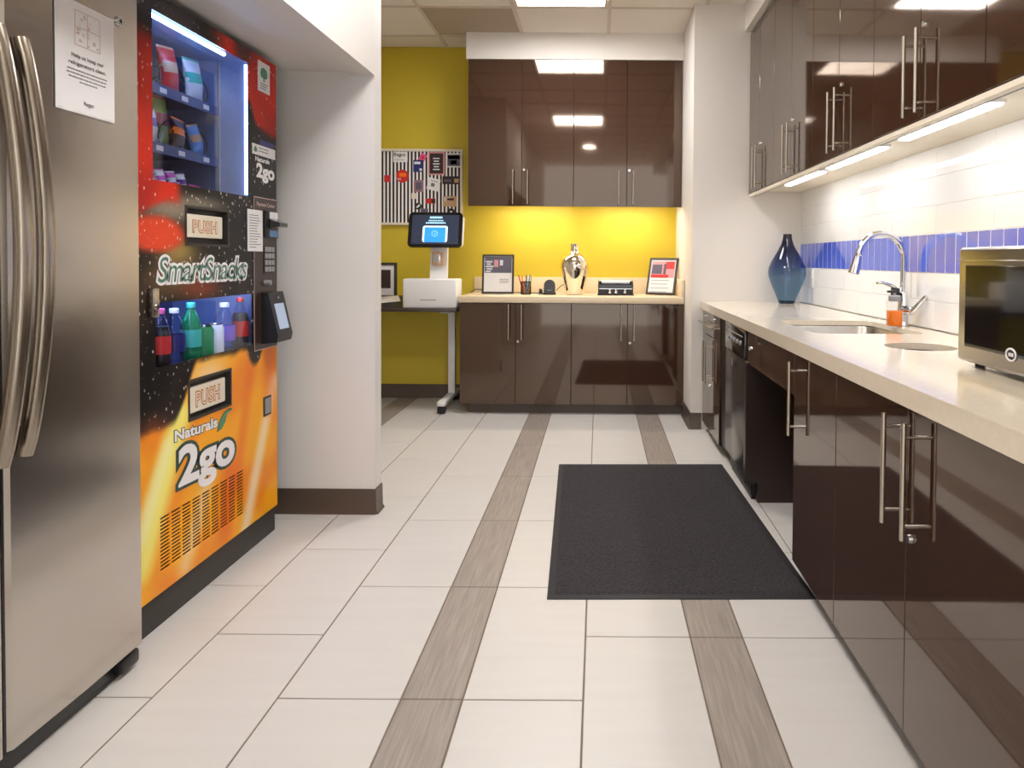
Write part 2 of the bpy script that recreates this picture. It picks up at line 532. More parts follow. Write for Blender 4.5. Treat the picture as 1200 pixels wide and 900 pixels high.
# right wall cabinets
bounds = [4.618, 3.976, 3.257, 2.534, 1.80, 1.07, .34]
mids = [4.335, 3.617, 2.9, 2.167, 1.435, .705]
where = ['in the corner against the white wing wall', 'second along from the white wing wall', 'third along from the white wing wall', 'fourth along from the white wing wall', 'fifth along from the white wing wall', 'sixth along from the white wing wall']
ZU0, ZU1 = 1.516, 2.53
for (b1, b0, md, w) in zip(bounds, bounds[1:], mids, where):
    t = thing('wall_cabinet', 'glossy brown wall cabinet over the sink counter, ' + w, 'cabinet', (1.13, (b0 + b1) / 2, ZU0), 'brown wall cabinets over the sink counter')
    S().box(.978, 1.296, b0 + .001, b1 - .001, 1.535, ZU1).build('carcass', 'brown_edge', t)
    box('bottom_panel', .995, 1.296, b0 + .001, b1 - .001, 1.531, 1.535, 'cream', t)
    box('light_rail', .958, .984, b0 + .0005, b1 - .0005, 1.497, 1.512, 'cream', t)
    box('shadow_gap', .984, .995, b0 + .0005, b1 - .0005, 1.498, 1.535, 'black', t)
    for (a, b, hy) in ((b0, md, md - .042), (md, b1, md + .042)):
        d = S().box(.957, .977, a + .0015, b - .0015, ZU0, ZU1, .0012, 1).build('door', 'brown', t)
        bar_handle(d, (.957, hy, 1.652), 'z', .247, (-1, 0, 0))
        if a == b0:
            cam_lock(d, (.957, md - .03, 1.79), (-1, 0, 0))

for (a, b, w) in ((3.48, 4.11, 'under the cabinets by the blue vase'), (2.734, 3.36, 'under the cabinets over the faucet'), (1.965, 2.55, 'under the cabinets near the microwave'), (1.2, 1.79, 'under the cabinets past the microwave')):
    t = thing('under_cabinet_light', 'slim white light strip mounted ' + w, 'light strip', (1.075, (a + b) / 2, 1.531), 'light strips under the wall cabinets')
    box('housing', 1.05, 1.1, a - .01, b + .01, 1.522, 1.531, 'white', t, .001, 1)
    box('diffuser', 1.056, 1.094, a, b, 1.517, 1.522, 'led_w', t)

# right base units
XD = .672
ZD0, ZD1 = .062, .776
def base_front(t, a, b, hy, z0=ZD0, z1=ZD1, hz=.628, lock=None):
    d = S().box(XD, XD + .019, a + .0015, b - .0015, z0, z1, .0012, 1).build('door', 'brown', t)
    bar_handle(d, (XD, hy, hz), 'z', .248, (-1, 0, 0), r=.006)
    if lock: cam_lock(d, (XD, lock[0], lock[1]), (-1, 0, 0))
    return d
def carcass(t, a, b):
    S().box(XD + .02, 1.29, a, b, .09, .778).build('carcass', 'brown_edge', t)
    S().box(.735, .75, a, b, 0, .09).build('toe_kick', 'matte_dark', t)
t = thing('base_cabinet', 'brown base cabinet with two drawers above two doors, against the wing wall', 'cabinet', (.95, 4.3, 0))
carcass(t, 3.968, 4.612)
for (a, b, hy) in ((3.968, 4.34, 4.298), (4.34, 4.612, 4.388)):
    base_front(t, a, b, hy, z1=.632, hz=.475, lock=(4.31, .335) if a < 4 else None)
    d = S().box(XD, XD + .019, a + .0015, b - .0015, .636, ZD1, .0012, 1).build('drawer', 'brown', t)
    bar_handle(d, (XD, (a + b) / 2, .703), 'y', .24, (-1, 0, 0))
    cam_lock(d, (XD, (a + b) / 2 + .02, .745), (-1, 0, 0))
t = thing('filler_panel', 'tall matte dark filler panel between base cabinet and dishwasher', 'panel', (.7, 3.86, 0))
box('panel_board', .684, .70, 3.757, 3.966, .078, .778, 'matte_dark', t)
box('toe_kick', .735, .75, 3.757, 3.966, 0, .078, 'matte_dark', t)
# dishwasher
t = thing('dishwasher', 'narrow dark steel dishwasher with black control strip under the counter', 'dishwasher', (.95, 3.5, 0))
S().box(.70, 1.25, 3.262, 3.752, .02, .775).build('tub', 'matte_dark', t)
d = S().box(.668, .70, 3.264, 3.75, .11, .635, .004).build('door', 'dw', t)
S().box(.66, .668, 3.47, 3.54, .575, .61, .002).build('latch', 'black_gloss', d)
c = S().box(.664, .70, 3.264, 3.75, .64, .772, .004).build('control_panel', 'black_gloss', t)
for k in range(5):
    S().cyl((.664, 3.34 + k * .075, .705), (.656, 3.34 + k * .075, .705), .012, .01, 12).build('button', 'grey', c)
S().box(.66, .664, 3.3, 3.7, .737, .741).build('trim_strip', 'grey', c)
S().box(.705, .72, 3.264, 3.75, 0.0, .105).build('kick_plate', 'matte_dark', t)
# sink knee space
t = thing('sink_apron', 'glossy brown apron panel under the sink over open knee space', 'panel', (.69, 2.85, .628))
S().box(XD, XD + .019, 2.453, 3.235, .628, ZD1, .0012, 1).build('apron_board', 'brown', t)
cam_lock(t, (XD, 3.17, .70), (-1, 0, 0))
S().prism([(.665, 0.088), (.722, 0.088), (.722, 0), (1.29, 0), (1.29, .778), (.694, .778), (.694, .63), (.665, .63)], lambda p: (p[0], 3.215, p[1]), lambda p: (p[0], 3.256, p[1])).build('t', 'brown_edge').name = 'end_panel'
o = bpy.data.objects['end_panel']; WL['end_panel'] = WL['t']; tag(o, 'dark brown end panel beside the dishwasher facing the knee space', 'panel')
t = thing('base_cabinet', 'brown single-door base cabinet bordering the open knee space under the sink', 'cabinet', (.95, 2.235, 0))
carcass(t, 2.019, 2.451)
base_front(t, 2.017, 2.453, 2.4)
S().box(.69, 1.29, 2.451, 2.453, .09, .778).build('side_panel', 'matte_dark', t)
t = thing('base_cabinet', 'brown double-door base cabinet with two long bar handles in front of the microwave', 'cabinet', (.95, 1.56, 0))
carcass(t, 1.1, 2.015)
base_front(t, 1.55, 2.016, 1.602)
base_front(t, 1.1, 1.55, 1.497, lock=(1.525, .497))
t = thing('base_cabinet', 'brown double-door base cabinet beyond the microwave end of the counter', 'cabinet', (.95, .65, 0))
carcass(t, .2, 1.098)
base_front(t, .65, 1.099, .7)
base_front(t, .2, .65, .6)

# worktop with sink and chute cut-outs
XC0, XC1 = .655, 1.294
sink_l = rrect(.79, 1.20, 2.615, 3.185, .055)
CH = (1.0, 2.228, .105)
chute_l = [(CH[0] + CH[2] * math.cos(i / 40 * 2 * math.pi), CH[1] + CH[2] * math.sin(i / 40 * 2 * math.pi)) for i in range(40)]
ctr = S().slab_with_holes([(XC0, .15), (XC1, .15), (XC1, YW - .001), (XC0, YW - .001)], [sink_l, chute_l], ZC - .02, ZC)
ctr.box(XC0, XC0 + .022, .15, YW - .001, ZC - .046, ZC - .02)
ctr = ctr.build('countertop', 'counter')
tag(ctr, 'long cream quartz worktop with sink and round hole along the tiled wall', 'countertop')
t = thing('sink', 'stainless undermount sink basin set into the cream worktop', 'sink', (1.0, 2.9, .6))
def rl(o, r, z): return [(p[0], p[1], z) for p in rrect(.79 - o, 1.20 + o, 2.615 - o, 3.185 + o, r)]
S().loft([rl(.018, .06, ZC - .021), rl(.004, .055, ZC - .022), rl(0, .055, ZC - .03), rl(-.008, .055, .68), rl(-.03, .05, .648), rl(-.09, .03, .64)], cap1=True).build('basin', 'steel', t)
S().lathe([(0, 0), (.03, 0), (.042, .004), (.045, .002)], (1.0, 2.95, .642), 24).build('drain', 'chrome', t)
t = thing('waste_chute', 'round waste chute liner set in the worktop hole between sink and microwave', 'chute', (CH[0], CH[1], .782))
S().lathe([(CH[2] + .008, ZC - .021), (CH[2] + .002, ZC - .021), (CH[2] - .002, ZC - .028), (CH[2] - .004, .782)], (CH[0], CH[1], 0), 40).build('liner', 'black', t)

# back base cabinets and counter
XB = [-.968, -.578, -.189, .204, .612]
YD = 5.02
for i in (0, 2):
    a, md, b = XB[i], XB[i + 1], XB[i + 2]
    side = 'beside the white-legged desk' if i == 0 else 'beside the white wing wall'
    t = thing('base_cabinet', 'brown double-door base cabinet under the yellow wall, ' + side, 'cabinet', ((a + b) / 2, 5.3, 0))
    S().box(a + .001, b - .001, YD + .02, YB - .002, .085, .78).build('carcass', 'brown_edge', t)
    S().box(a + (.06 if i == 0 else 0), b, 5.082, 5.1, 0, .085).build('toe_kick', 'base', t)
    for (p, q, hx) in ((a, md, md - .045), (md, b, md + .045)):
        d = S().box(p + .0015, q - .0015, YD, YD + .019, .072, .78, .0012, 1).build('door', 'brown', t)
        bar_handle(d, (hx, YD, .65), 'z', .248, (0, -1, 0))
        if p == md: cam_lock(d, (md + .017, YD, .513 if i == 0 else .508), (0, -1, 0))
t = thing('countertop', 'pale laminate worktop with low upstand under the yellow wall', 'countertop', (-.18, 5.3, .78))
S().box(-.972, .597, 4.998, YB - .002, .784, .828, .002).build('top', 'counter_back', t)
S().box(-.965, .575, YB - .022, YB - .002, .828, .95, .002).build('upstand', 'counter_back', t)
S().box(.577, .597, 5.0, YB - .002, .828, .95, .002).build('side_upstand', 'counter_back', t)

# back wall cabinets
XU = [-.952, -.563, -.187, .199, .598]
for i in (0, 2):
    a, md, b = XU[i], XU[i + 1], XU[i + 2]
    side = 'next to the striped pinboard' if i == 0 else 'in the corner by the wing wall'
    t = thing('wall_cabinet', 'glossy brown double-door wall cabinet on the yellow wall, ' + side, 'cabinet', ((a + b) / 2, 5.4, 1.472))
    S().box(a + .001, b - .001, 5.25, YB - .002, 1.522, 2.528).build('carcass', 'brown_edge', t)
    box('light_leak_blocker', a + .001, b - .001, 5.2492, 5.2515, 1.474, 1.522, 'brown_edge', t)  # unseen strip added behind the doors to stop light leaking through their joints
    box('bottom_panel', a + .004, b - .004, 5.252, YB - .004, 1.516, 1.522, 'cream', t)
    for (p, q, hx) in ((a, md, md - .06), (md, b, md + .045)):
        d = S().box(p + .0015, q - .0015, 5.23, 5.249, 1.472, 2.528, .0012, 1).build('door', 'brown', t)
        bar_handle(d, (hx, 5.23, 1.61), 'z', .247, (0, -1, 0))
        if p == md: cam_lock(d, (md + .018, 5.23, 1.735), (0, -1, 0))
for (a, b, w) in ((-.76, -.24, 'behind the striped pinboard end'), (.0, .45, 'at the wing wall end')):
    t = thing('under_cabinet_light', 'slim warm light strip washing the yellow wall ' + ('above the silver vase and photo frame' if a < -.5 else 'above the black desk organiser'), 'light strip', ((a + b) / 2, 5.36, 1.516), 'light strips on the yellow wall')
    box('housing', a - .01, b + .01, 5.335, 5.385, 1.508, 1.516, 'white', t)
    box('diffuser', a, b, 5.341, 5.379, 1.504, 1.508, 'led_b', t)

# ------------------------------------------------------------------ floor mat
t = thing('floor_mat', 'black entrance mat with rubber border on the tiled floor', 'mat', (.25, 3.05, 0))
q = [(-.203, 3.786), (.664, 3.808), (.708, 2.292), (-.158, 2.278)]
def inset(pts, d):
    c = Vector((sum(p[0] for p in pts) / 4, sum(p[1] for p in pts) / 4))
    return [(p[0] + math.copysign(d, c.x - p[0]), p[1] + math.copysign(d, c.y - p[1])) for p in pts]
S().loft([[(p[0], p[1], 0) for p in q], [(p[0], p[1], .003) for p in q], [(p[0], p[1], .006) for p in inset(q, .004)]], True, True).build('rubber_border', 'rubber', t)
qi = inset(q, .022)
bm = S()
tb = bmesh.new()
N, M_ = 60, 100
vs = [[None] * (M_ + 1) for _ in range(N + 1)]
for i in range(N + 1):
    for j in range(M_ + 1):
        u, v = i / N, j / M_
        x = (qi[3][0] * (1 - u) + qi[2][0] * u) * (1 - v) + (qi[0][0] * (1 - u) + qi[1][0] * u) * v
        y = (qi[3][1] * (1 - u) + qi[2][1] * u) * (1 - v) + (qi[0][1] * (1 - u) + qi[1][1] * u) * v
        e = min(u * N, (1 - u) * N, v * M_, (1 - v) * M_)
        vs[i][j] = tb.verts.new((x + (random.uniform(-.0015, .0015)), y + random.uniform(-.0015, .0015), .0055 if e < .5 else .0105 + random.uniform(-.0012, .0012)))
for i in range(N):
    for j in range(M_):
        tb.faces.new((vs[i][j], vs[i + 1][j], vs[i + 1][j + 1], vs[i][j + 1]))
bm._add(tb)
bm.build('carpet_pile', 'carpet', t)

# ------------------------------------------------------------------ fridge
t = thing('fridge', 'stainless steel side-by-side fridge with long bowed handles', 'fridge', (-1.6, 1.45, 0))
S().box(-2.0, -1.285, .99, 1.905, .03, 1.785, .006).build('body', 'charcoal', t)
S().box(-1.29, -1.235, 1.0, 1.895, .0, .058, .004).build('base_grille', 'black', t)
def fdoor(y0, y1, hy, mx):
    # gently rounded vertical edges
    prof = [(-1.283, y0), (-1.222, y0), (-1.214, y0 + .008), (-1.2105, (y0 + y1) / 2), (-1.214, y1 - .008), (-1.222, y1), (-1.283, y1)]
    d = S().prism(prof, lambda p: (p[0], p[1], .058), lambda p: (p[0], p[1], 1.792)).build('door', 'fridge', t)
    pts = []
    for i in range(25):
        k = i / 24
        z = .672 + k * (1.538 - .672)
        bow = math.sin(math.pi * k)
        pts.append((mx - .033 + .05 * bow ** .8, hy, z))
    S().tube(pts, .016, 14, sx=1.1).build('handle', 'fridge_handle', d)
    for z in (.705, 1.505):
        S().box(-1.216, mx - .02, hy - .011, hy + .011, z - .03, z + .03, .003).build('handle_mount', 'black', d)
fdoor(1.47, 1.908, 1.505, -1.172)
fdoor(1.0, 1.459, 1.418, -1.15)
S().box(-1.285, -1.22, 1.461, 1.468, .06, 1.79).build('door_seam', 'black', t)
s = S().box(-1.27, -1.215, 1.82, 1.895, .012, .05, .008)
s.cyl((-1.245, 1.84, .018), (-1.245, 1.875, .018), .018, n=16)
s.build('foot', 'black', t)

t = thing('notice_sheet', 'white paper notice in a clear sleeve taped to the fridge door', 'notice', (-1.21, 1.705, 1.42))
XN = -1.2085
box('sheet', XN - .0012, XN, 1.607, 1.802, 1.42, 1.675, 'paper', t)
for (a, b, z) in ((1.612, 1.63, 1.417), (1.66, 1.74, 1.416), (1.75, 1.8, 1.4165)):
    box('tape', XN - .001, XN + .0006, a, b, z, z + .009, 'clear_glass', t)
text('notice_heading', 'Help us keep our', (1.655, 1.762, 1.5435, 1.556), FX, XN, 'ink', t, offset=.008)
text('notice_heading', 'refrigerators clean.', (1.646, 1.77, 1.526, 1.5385), FX, XN, 'ink', t, offset=.008)
text('notice_logo', 'Regus', (1.694, 1.727, 1.4385, 1.451), FX, XN, 'ink', t, offset=0)
s = S()
for k, (a, b) in enumerate(((1.643, 1.774), (1.641, 1.777), (1.647, 1.774), (1.682, 1.74))):
    y = a
    while y < b - .004:
        w = random.uniform(.004, .011)
        s.box(XN, XN + .0004, y, min(y + w, b), 1.5165 - k * .0085, 1.5195 - k * .0085)
        y += w + .0022
s.build('notice_small_print', 'ink_grey', t)
s = S()
for (a, b, c, d) in ((1.667, 1.752, 1.655, 1.657), (1.667, 1.752, 1.576, 1.578), (1.667, 1.669, 1.576, 1.657), (1.75, 1.752, 1.576, 1.657), (1.667, 1.752, 1.618, 1.62), (1.708, 1.71, 1.576, 1.657)):
    s.box(XN, XN + .0004, a, b, c, d)
for k in range(26):
    y, z = random.uniform(1.672, 1.744), random.uniform(1.58, 1.65)
    s.box(XN, XN + .0004, y, y + random.uniform(.002, .009), z, z + random.uniform(.002, .006))
s.build('notice_sketch', 'ink_pink', t)
t = thing('round_magnet', 'small round chrome badge near the top of the fridge door', 'magnet', (-1.21, 1.826, 1.665))
S().cyl((-1.2135, 1.826, 1.68), (-1.207, 1.826, 1.68), .013, .012, 24, .001).build('disc', 'chrome', t)
s = S()
for a in (-.6, .5, 1.6):
    s.box(-.0003, .0005, -.001, .001, -.009, .009, mtx=Matrix.Translation((-1.2068, 1.826, 1.68)) @ Matrix.Rotation(a, 4, 'X'))
s.build('emblem', 'ink', t)

# ------------------------------------------------------------------ vending machine
XV = -1.28
VY0, VY1, VZ0, VZ1 = 1.955, 2.86, .1, 1.845
W1 = (2.07, 2.638, 1.31, 1.795)       # snack window
W2 = (2.077, 2.66, .765, .954)        # drink window
VENT = (2.088, 2.59, .162, .324)
PU1 = (2.232, 2.486, 1.127, 1.246)
PU2 = (2.243, 2.5, .575, .699)
vend = thing('vending_machine', 'snack and drink vending machine wrapped in red, black and orange fruit print', 'vending machine', (-1.65, 2.41, 0))
s = S()
XBk = -2.05
s.box(XBk, XV - .004, VY0, VY0 + .03, VZ0, VZ1)                       # near side
s.box(XBk, XV - .004, 2.71, VY1, VZ0, VZ1)                            # far side block
s.box(XBk, XBk + .03, VY0 + .03, 2.71, VZ0, VZ1)                      # back
s.box(XBk + .03, XV - .004, VY0 + .03, 2.71, 1.81, VZ1)               # top
s.box(XBk + .03, XV - .06, VY0 + .03, 2.71, .975, 1.28)               # middle
s.box(XBk + .03, XV - .06, VY0 + .03, 2.71, VZ0, .745)                # bottom
s.build('body', 'black', vend)
S().box(XBk, XV - .008, VY0, VY1 - .004, 0, VZ0 + .006, .002).build('plinth', 'charcoal', vend)
# liners of the two lit compartments
def liner(name, z0, z1, yfar, x0):
    s = S()
    s.box(x0, XV - .006, yfar, yfar + .006, z0, z1)
    s.box(x0, XV - .006, VY0 + .032, yfar, z1 - .004, z1)
    s.build(name, 'liner', vend)
    s = S()
    s.box(x0 - .004, x0, VY0 + .032, yfar, z0, z1)
    s.box(x0, XV - .05, VY0 + .032, yfar, z0, z0 + .004)
    s.build(name + '_back', 'liner_dark', vend)
liner('snack_liner', 1.285, 1.808, 2.645, -1.75)
liner('drink_liner', .748, .972, 2.70, -1.6)
S().box(-1.394, -1.388, 2.638, 2.645, 1.29, 1.8).build('liner_joint', 'grey', vend)

def smooth(a, b, x):
    k = min(max((x - a) / (b - a), 0), 1)
    return k * k * (3 - 2 * k)
def mixc(a, b, k): return tuple(p * (1 - k) + q * k for p, q in zip(a, b))
def blob(u, v, cu, cv, ru, rv, soft=.35):
    d = math.hypot((u - cu) / ru, (v - cv) / rv)
    return 1 - smooth(1 - soft, 1 + soft, d)
def seg(u, v, a, b, w, soft=.5):
    ax, ay = b[0] - a[0], b[1] - a[1]
    k = min(max(((u - a[0]) * ax + (v - a[1]) * ay) / (ax * ax + ay * ay), 0), 1)
    d = math.hypot(u - a[0] - k * ax, v - a[1] - k * ay) / w
    return 1 - smooth(1 - soft, 1 + soft, d)
def wrap_colour(u, v):
    """printed wrap of the machine front: (sRGB colour, amount of printed droplets)"""
    n = noise.noise(Vector((u * 6, v * 6, .3)))
    n2 = noise.noise(Vector((u * 17, v * 17, 2.3)))
    # lower orange picture
    c = mixc((252, 172, 24), (244, 142, 26), smooth(-.4, .4, n))
    c = mixc(c, (250, 236, 120), seg(u, v, (2.20, .60), (2.00, .22), .055, .7))
    c = mixc(c, (246, 244, 190), .6 * seg(u, v, (2.13, .52), (2.0, .3), .03, .8))
    c = mixc(c, (248, 226, 196), .85 * seg(u, v, (2.83, .60), (2.60, .10), .035, .9))
    c = mixc(c, (250, 218, 178), .7 * seg(u, v, (2.34, .33), (2.22, .13), .035, 1.0))
    c = mixc(c, (250, 214, 168), .8 * blob(u, v, 2.36, .70, .10, .05, .8))
    c = mixc(c, (236, 92, 26), .6 * seg(u, v, (2.50, .38), (2.46, .17), .045, 1.0))
    c = mixc(c, (240, 110, 20), .55 * seg(u, v, (2.66, .74), (2.54, .30), .03, 1.0))
    c = mixc(c, (236, 80, 24), .35 * blob(u, v, 2.80, .62, .05, .12, .9))
    drop = 0
    # black upper field, running down on the left
    low = .755 - .17 * (1 - smooth(2.16, 2.30, u)) - .06 * blob(u, v, 2.68, .74, .05, .08) + .01 * n2
    k = smooth(low - .015, low + .015, v)
    dark = mixc((16, 13, 13), (44, 32, 26), smooth(-.1, .6, n + .3 * n2))
    dark = mixc(dark, (126, 58, 30), .8 * blob(u, v, 2.06, .565, .07, .06, .8))
    c = mixc(c, dark, k)
    drop = max(drop, k)
    # fruit behind the lettering
    c = mixc(c, (128, 92, 56), .8 * blob(u, v, 2.2, 1.03, .14, .055, .9))
    c = mixc(c, (176, 150, 80), .8 * blob(u, v, 2.19, 1.11, .09, .035, .9))
    c = mixc(c, (150, 62, 36), .7 * blob(u, v, 2.33, .985, .10, .03, .9))
    c = mixc(c, (160, 146, 128), .85 * blob(u, v, 2.16, 1.235, .16, .04, .9))
    c = mixc(c, (222, 64, 34), blob(u, v, 2.08, 1.155, .145, .052, .25))
    c = mixc(c, (160, 150, 130), .6 * blob(u, v, 2.34, 1.262, .12, .02, .9))
    # red fields
    red = mixc((214, 44, 22), (176, 26, 20), smooth(-.3, .4, n))
    kr = smooth(1.215, 1.25, v + .05 * n) * (1 - smooth(2.17, 2.23, u + .25 * max(0, v - 1.32))) * (1 - smooth(1.68, 1.76, v))
    c = mixc(c, red, kr)
    kr2 = smooth(2.33, 2.48, u + .06 * n) * smooth(1.55, 1.585, v + .03 * n - .08 * smooth(2.70, 2.64, u))
    c = mixc(c, red, kr2)
    c = mixc(c, (52, 40, 42), .8 * blob(u, v, 2.60, 1.835, .06, .05, .6))
    c = mixc(c, (74, 70, 74), .7 * smooth(1.74, 1.80, v) * (1 - smooth(2.25, 2.4, u)))
    drop = max(drop, .5 * kr, .6 * kr2)
    return c, drop

def wrap_mat():
    M = bpy.data.materials.new('printed_wrap')
    M.use_nodes = True
    nt = M.node_tree
    b = nt.nodes['Principled BSDF']
    b.inputs['Roughness'].default_value = .3
    b.inputs['Specular IOR Level'].default_value = .22
    at = nt.nodes.new('ShaderNodeVertexColor')
    at.layer_name = 'print'
    geo = nt.nodes.new('ShaderNodeNewGeometry')
    fac = None
    for sc, rad in ((64, .27), (120, .25)):
        mp = nt.nodes.new('ShaderNodeMapping')
        mp.inputs['Scale'].default_value = (1, 1.25, .8)
        mp.inputs['Location'].default_value = (sc, sc * .37, 0)
        vo = nt.nodes.new('ShaderNodeTexVoronoi')
        vo.inputs['Scale'].default_value = sc
        nt.links.new(geo.outputs['Position'], mp.inputs['Vector'])
        nt.links.new(mp.outputs[0], vo.inputs['Vector'])
        ct = nt.nodes.new('ShaderNodeMath'); ct.operation = 'LESS_THAN'
        nt.links.new(vo.outputs['Distance'], ct.inputs[0]); ct.inputs[1].default_value = rad
        sep = nt.nodes.new('ShaderNodeSeparateColor')
        nt.links.new(vo.outputs['Color'], sep.inputs[0])
        pick = nt.nodes.new('ShaderNodeMath'); pick.operation = 'GREATER_THAN'; pick.inputs[1].default_value = .6
        nt.links.new(sep.outputs[0], pick.inputs[0])
        mu = nt.nodes.new('ShaderNodeMath'); mu.operation = 'MULTIPLY'
        nt.links.new(ct.outputs[0], mu.inputs[0]); nt.links.new(pick.outputs[0], mu.inputs[1])
        m2 = nt.nodes.new('ShaderNodeMath'); m2.operation = 'MULTIPLY'
        nt.links.new(mu.outputs[0], m2.inputs[0]); nt.links.new(sep.outputs[1], m2.inputs[1])
        if fac is None: fac = m2
        else:
            mxn = nt.nodes.new('ShaderNodeMath'); mxn.operation = 'MAXIMUM'
            nt.links.new(fac.outputs[0], mxn.inputs[0]); nt.links.new(m2.outputs[0], mxn.inputs[1]); fac = mxn
    am = nt.nodes.new('ShaderNodeMath'); am.operation = 'MULTIPLY'
    nt.links.new(fac.outputs[0], am.inputs[0]); nt.links.new(at.outputs['Alpha'], am.inputs[1])
    mx = nt.nodes.new('ShaderNodeMix'); mx.data_type = 'RGBA'
    nt.links.new(am.outputs[0], mx.inputs['Factor'])
    nt.links.new(at.outputs['Color'], mx.inputs['A'])
    mx.inputs['B'].default_value = lin((226, 214, 206))
    nt.links.new(mx.outputs['Result'], b.inputs['Base Color'])
    return M
MT['wrap'] = wrap_mat()
MT['push_orange'] = mat('push_orange', (196, 128, 48), .5)

def paint(o):
    me = o.data
    ca = me.color_attributes.new('print', 'FLOAT_COLOR', 'POINT')
    w = wl(o)
    for i, v in enumerate(me.vertices):
        c, d = wrap_colour(v.co.y + w.y, v.co.z + w.z)
        r = lin(c)
        ca.data[i].color = (r[0], r[1], r[2], d)

def cuts(lo, hi, marks, step):
    xs = sorted(set([lo, hi] + [m_ for m_ in marks if lo < m_ < hi]))
    out = []
    for a, b in zip(xs, xs[1:]):
        n = max(1, round((b - a) / step))
        out += [a + (b - a) * i / n for i in range(n)]
    return out + [hi]
us = cuts(VY0, VY1, [W1[0], W1[1], W2[0], W2[1], VENT[0], VENT[1], PU1[0], PU1[1], PU2[0], PU2[1]], .011)
vs_ = cuts(VZ0, VZ1, [W1[2], W1[3], W2[2], W2[3], VENT[2], VENT[3], PU1[2], PU1[3], PU2[2], PU2[3]], .011)
tb = bmesh.new()
grid = {}
def gv(i, j):
    if (i, j) not in grid: grid[(i, j)] = tb.verts.new((XV, us[i], vs_[j]))
    return grid[(i, j)]
faces = []
for i in range(len(us) - 1):
    for j in range(len(vs_) - 1):
        u, v = (us[i] + us[i + 1]) / 2, (vs_[j] + vs_[j + 1]) / 2
        if any(r[0] < u < r[1] and r[2] < v < r[3] for r in (W1, W2, VENT, PU1, PU2)): continue
        faces.append(tb.faces.new((gv(i, j), gv(i + 1, j), gv(i + 1, j + 1), gv(i, j + 1))))
ext = bmesh.ops.extrude_face_region(tb, geom=faces)
bmesh.ops.translate(tb, verts=[g for g in ext['geom'] if isinstance(g, bmesh.types.BMVert)], vec=(-.004, 0, 0))
bmesh.ops.recalc_face_normals(tb, faces=tb.faces)
fs = S(); fs._add(tb)
fp = fs.build('front_panel', 'wrap', vend, smooth=False)
paint(fp)
# vent: dark recess with painted slats and ribs
vt = box('vent_grille', XV - .03, XV - .02, VENT[0], VENT[1], VENT[2], VENT[3], 'matte_dark', vend)
s = S()
NV, NC = 15, 9
ph = (VENT[3] - VENT[2]) / NV
for k in range(NV + 1):
    z = VENT[2] + ph * k
    for q in range(24):
        a = VENT[0] + (VENT[1] - VENT[0]) * q / 24
        s.box(XV - .002, XV - .0003, a, a + (VENT[1] - VENT[0]) / 24, z - ph * .22, z + ph * .22)
sl = s.build('vent_slats', 'wrap', vt, smooth=False); paint(sl); sl['kind'] = 'stuff'
for k in range(NC + 1):
    y = VENT[0] + (VENT[1] - VENT[0]) * k / NC
    s = S()
    for q in range(8):
        z = VENT[2] + (VENT[3] - VENT[2]) * q / 8
        s.box(XV - .0045, XV, y - .004, y + .004, z, z + (VENT[3] - VENT[2]) / 8)
    paint(s.build('vent_rib', 'wrap', vt, smooth=False))
# panes and their trims
for nm, w in (('snack_window', W1), ('drink_window', W2)):
    box(nm, XV - .004, XV - .002, w[0], w[1], w[2], w[3], 'pane', vend)
# push flaps
for (p, zc_) in ((PU1, (2.243, 2.462, 1.15, 1.224)), (PU2, (2.255, 2.475, .592, .675))):
    fl_ = S()
    fl_.box(XV - .03, XV - .022, p[0], p[1], p[2], p[3])
    fl_.box(XV - .03, XV + .002, p[0] - .004, p[0] + .004, p[2] - .004, p[3] + .004)
    fl_.box(XV - .03, XV + .002, p[1] - .004, p[1] + .004, p[2] - .004, p[3] + .004)
    fl_.box(XV - .03, XV + .002, p[0] + .004, p[1] - .004, p[2] - .004, p[2] + .004)
    fl_.box(XV - .03, XV + .002, p[0] + .004, p[1] - .004, p[3] - .004, p[3] + .004)
    fo = fl_.build('push_flap', 'charcoal', vend)
    S().box(XV - .022, XV - .006, zc_[0], zc_[1], zc_[2], zc_[3], .002, 1).build('flap_plate', 'cream', fo)
    text('push_lettering', 'PUSH', (zc_[0] + .04, zc_[1] - .04, zc_[2] + .018, zc_[3] - .02), FX, XV - .006, 'paper', fo, offset=-.018, outline=(.055, 'push_orange'), spacing=1.08)
# lettering of the wrap
text('lettering', 'SmartSnacks', (2.088, 2.615, 1.012, 1.088), FX, XV, 'c_smart', vend, offset=.0, shear=.22, outline=(.075, 'paper'), spacing=.97)
text('lettering', 'Naturals', (2.165, 2.41, .527, .562), FX, XV, 'paper', vend, offset=.035, outline=(.085, 'c_darkgreen'), warp=-.04)
text('lettering', '2go', (2.182, 2.522, .345, .507), FX, XV, 'paper', vend, offset=.035, outline=(.1, 'c_darkgreen'), warp=-.035, thick=.0009)
lf = [(0, 0), (.028, .004), (.05, .02), (.062, .045), (.095, .052), (.07, .057), (.04, .05), (.015, .03)]
S().prism(lf, lambda p: (XV + .0012, 2.41 + p[0], .503 + p[1]), lambda p: (XV + .002, 2.41 + p[0], .503 + p[1])).build('printed_leaf', 'c_midgreen', vend)
S().prism([(p[0] * 1.12 - .004, p[1] * 1.14 - .003) for p in lf], lambda p: (XV + .0004, 2.41 + p[0], .503 + p[1]), lambda p: (XV + .001, 2.41 + p[0], .503 + p[1])).build('printed_leaf_outline', 'c_darkgreen', vend)
text('lettering', '2go', (2.692, 2.842, 1.372, 1.444), FX, XV, 'paper', vend, offset=.045)
text('lettering', 'Naturals', (2.684, 2.80, 1.448, 1.466), FX, XV, 'paper', vend, offset=.03)
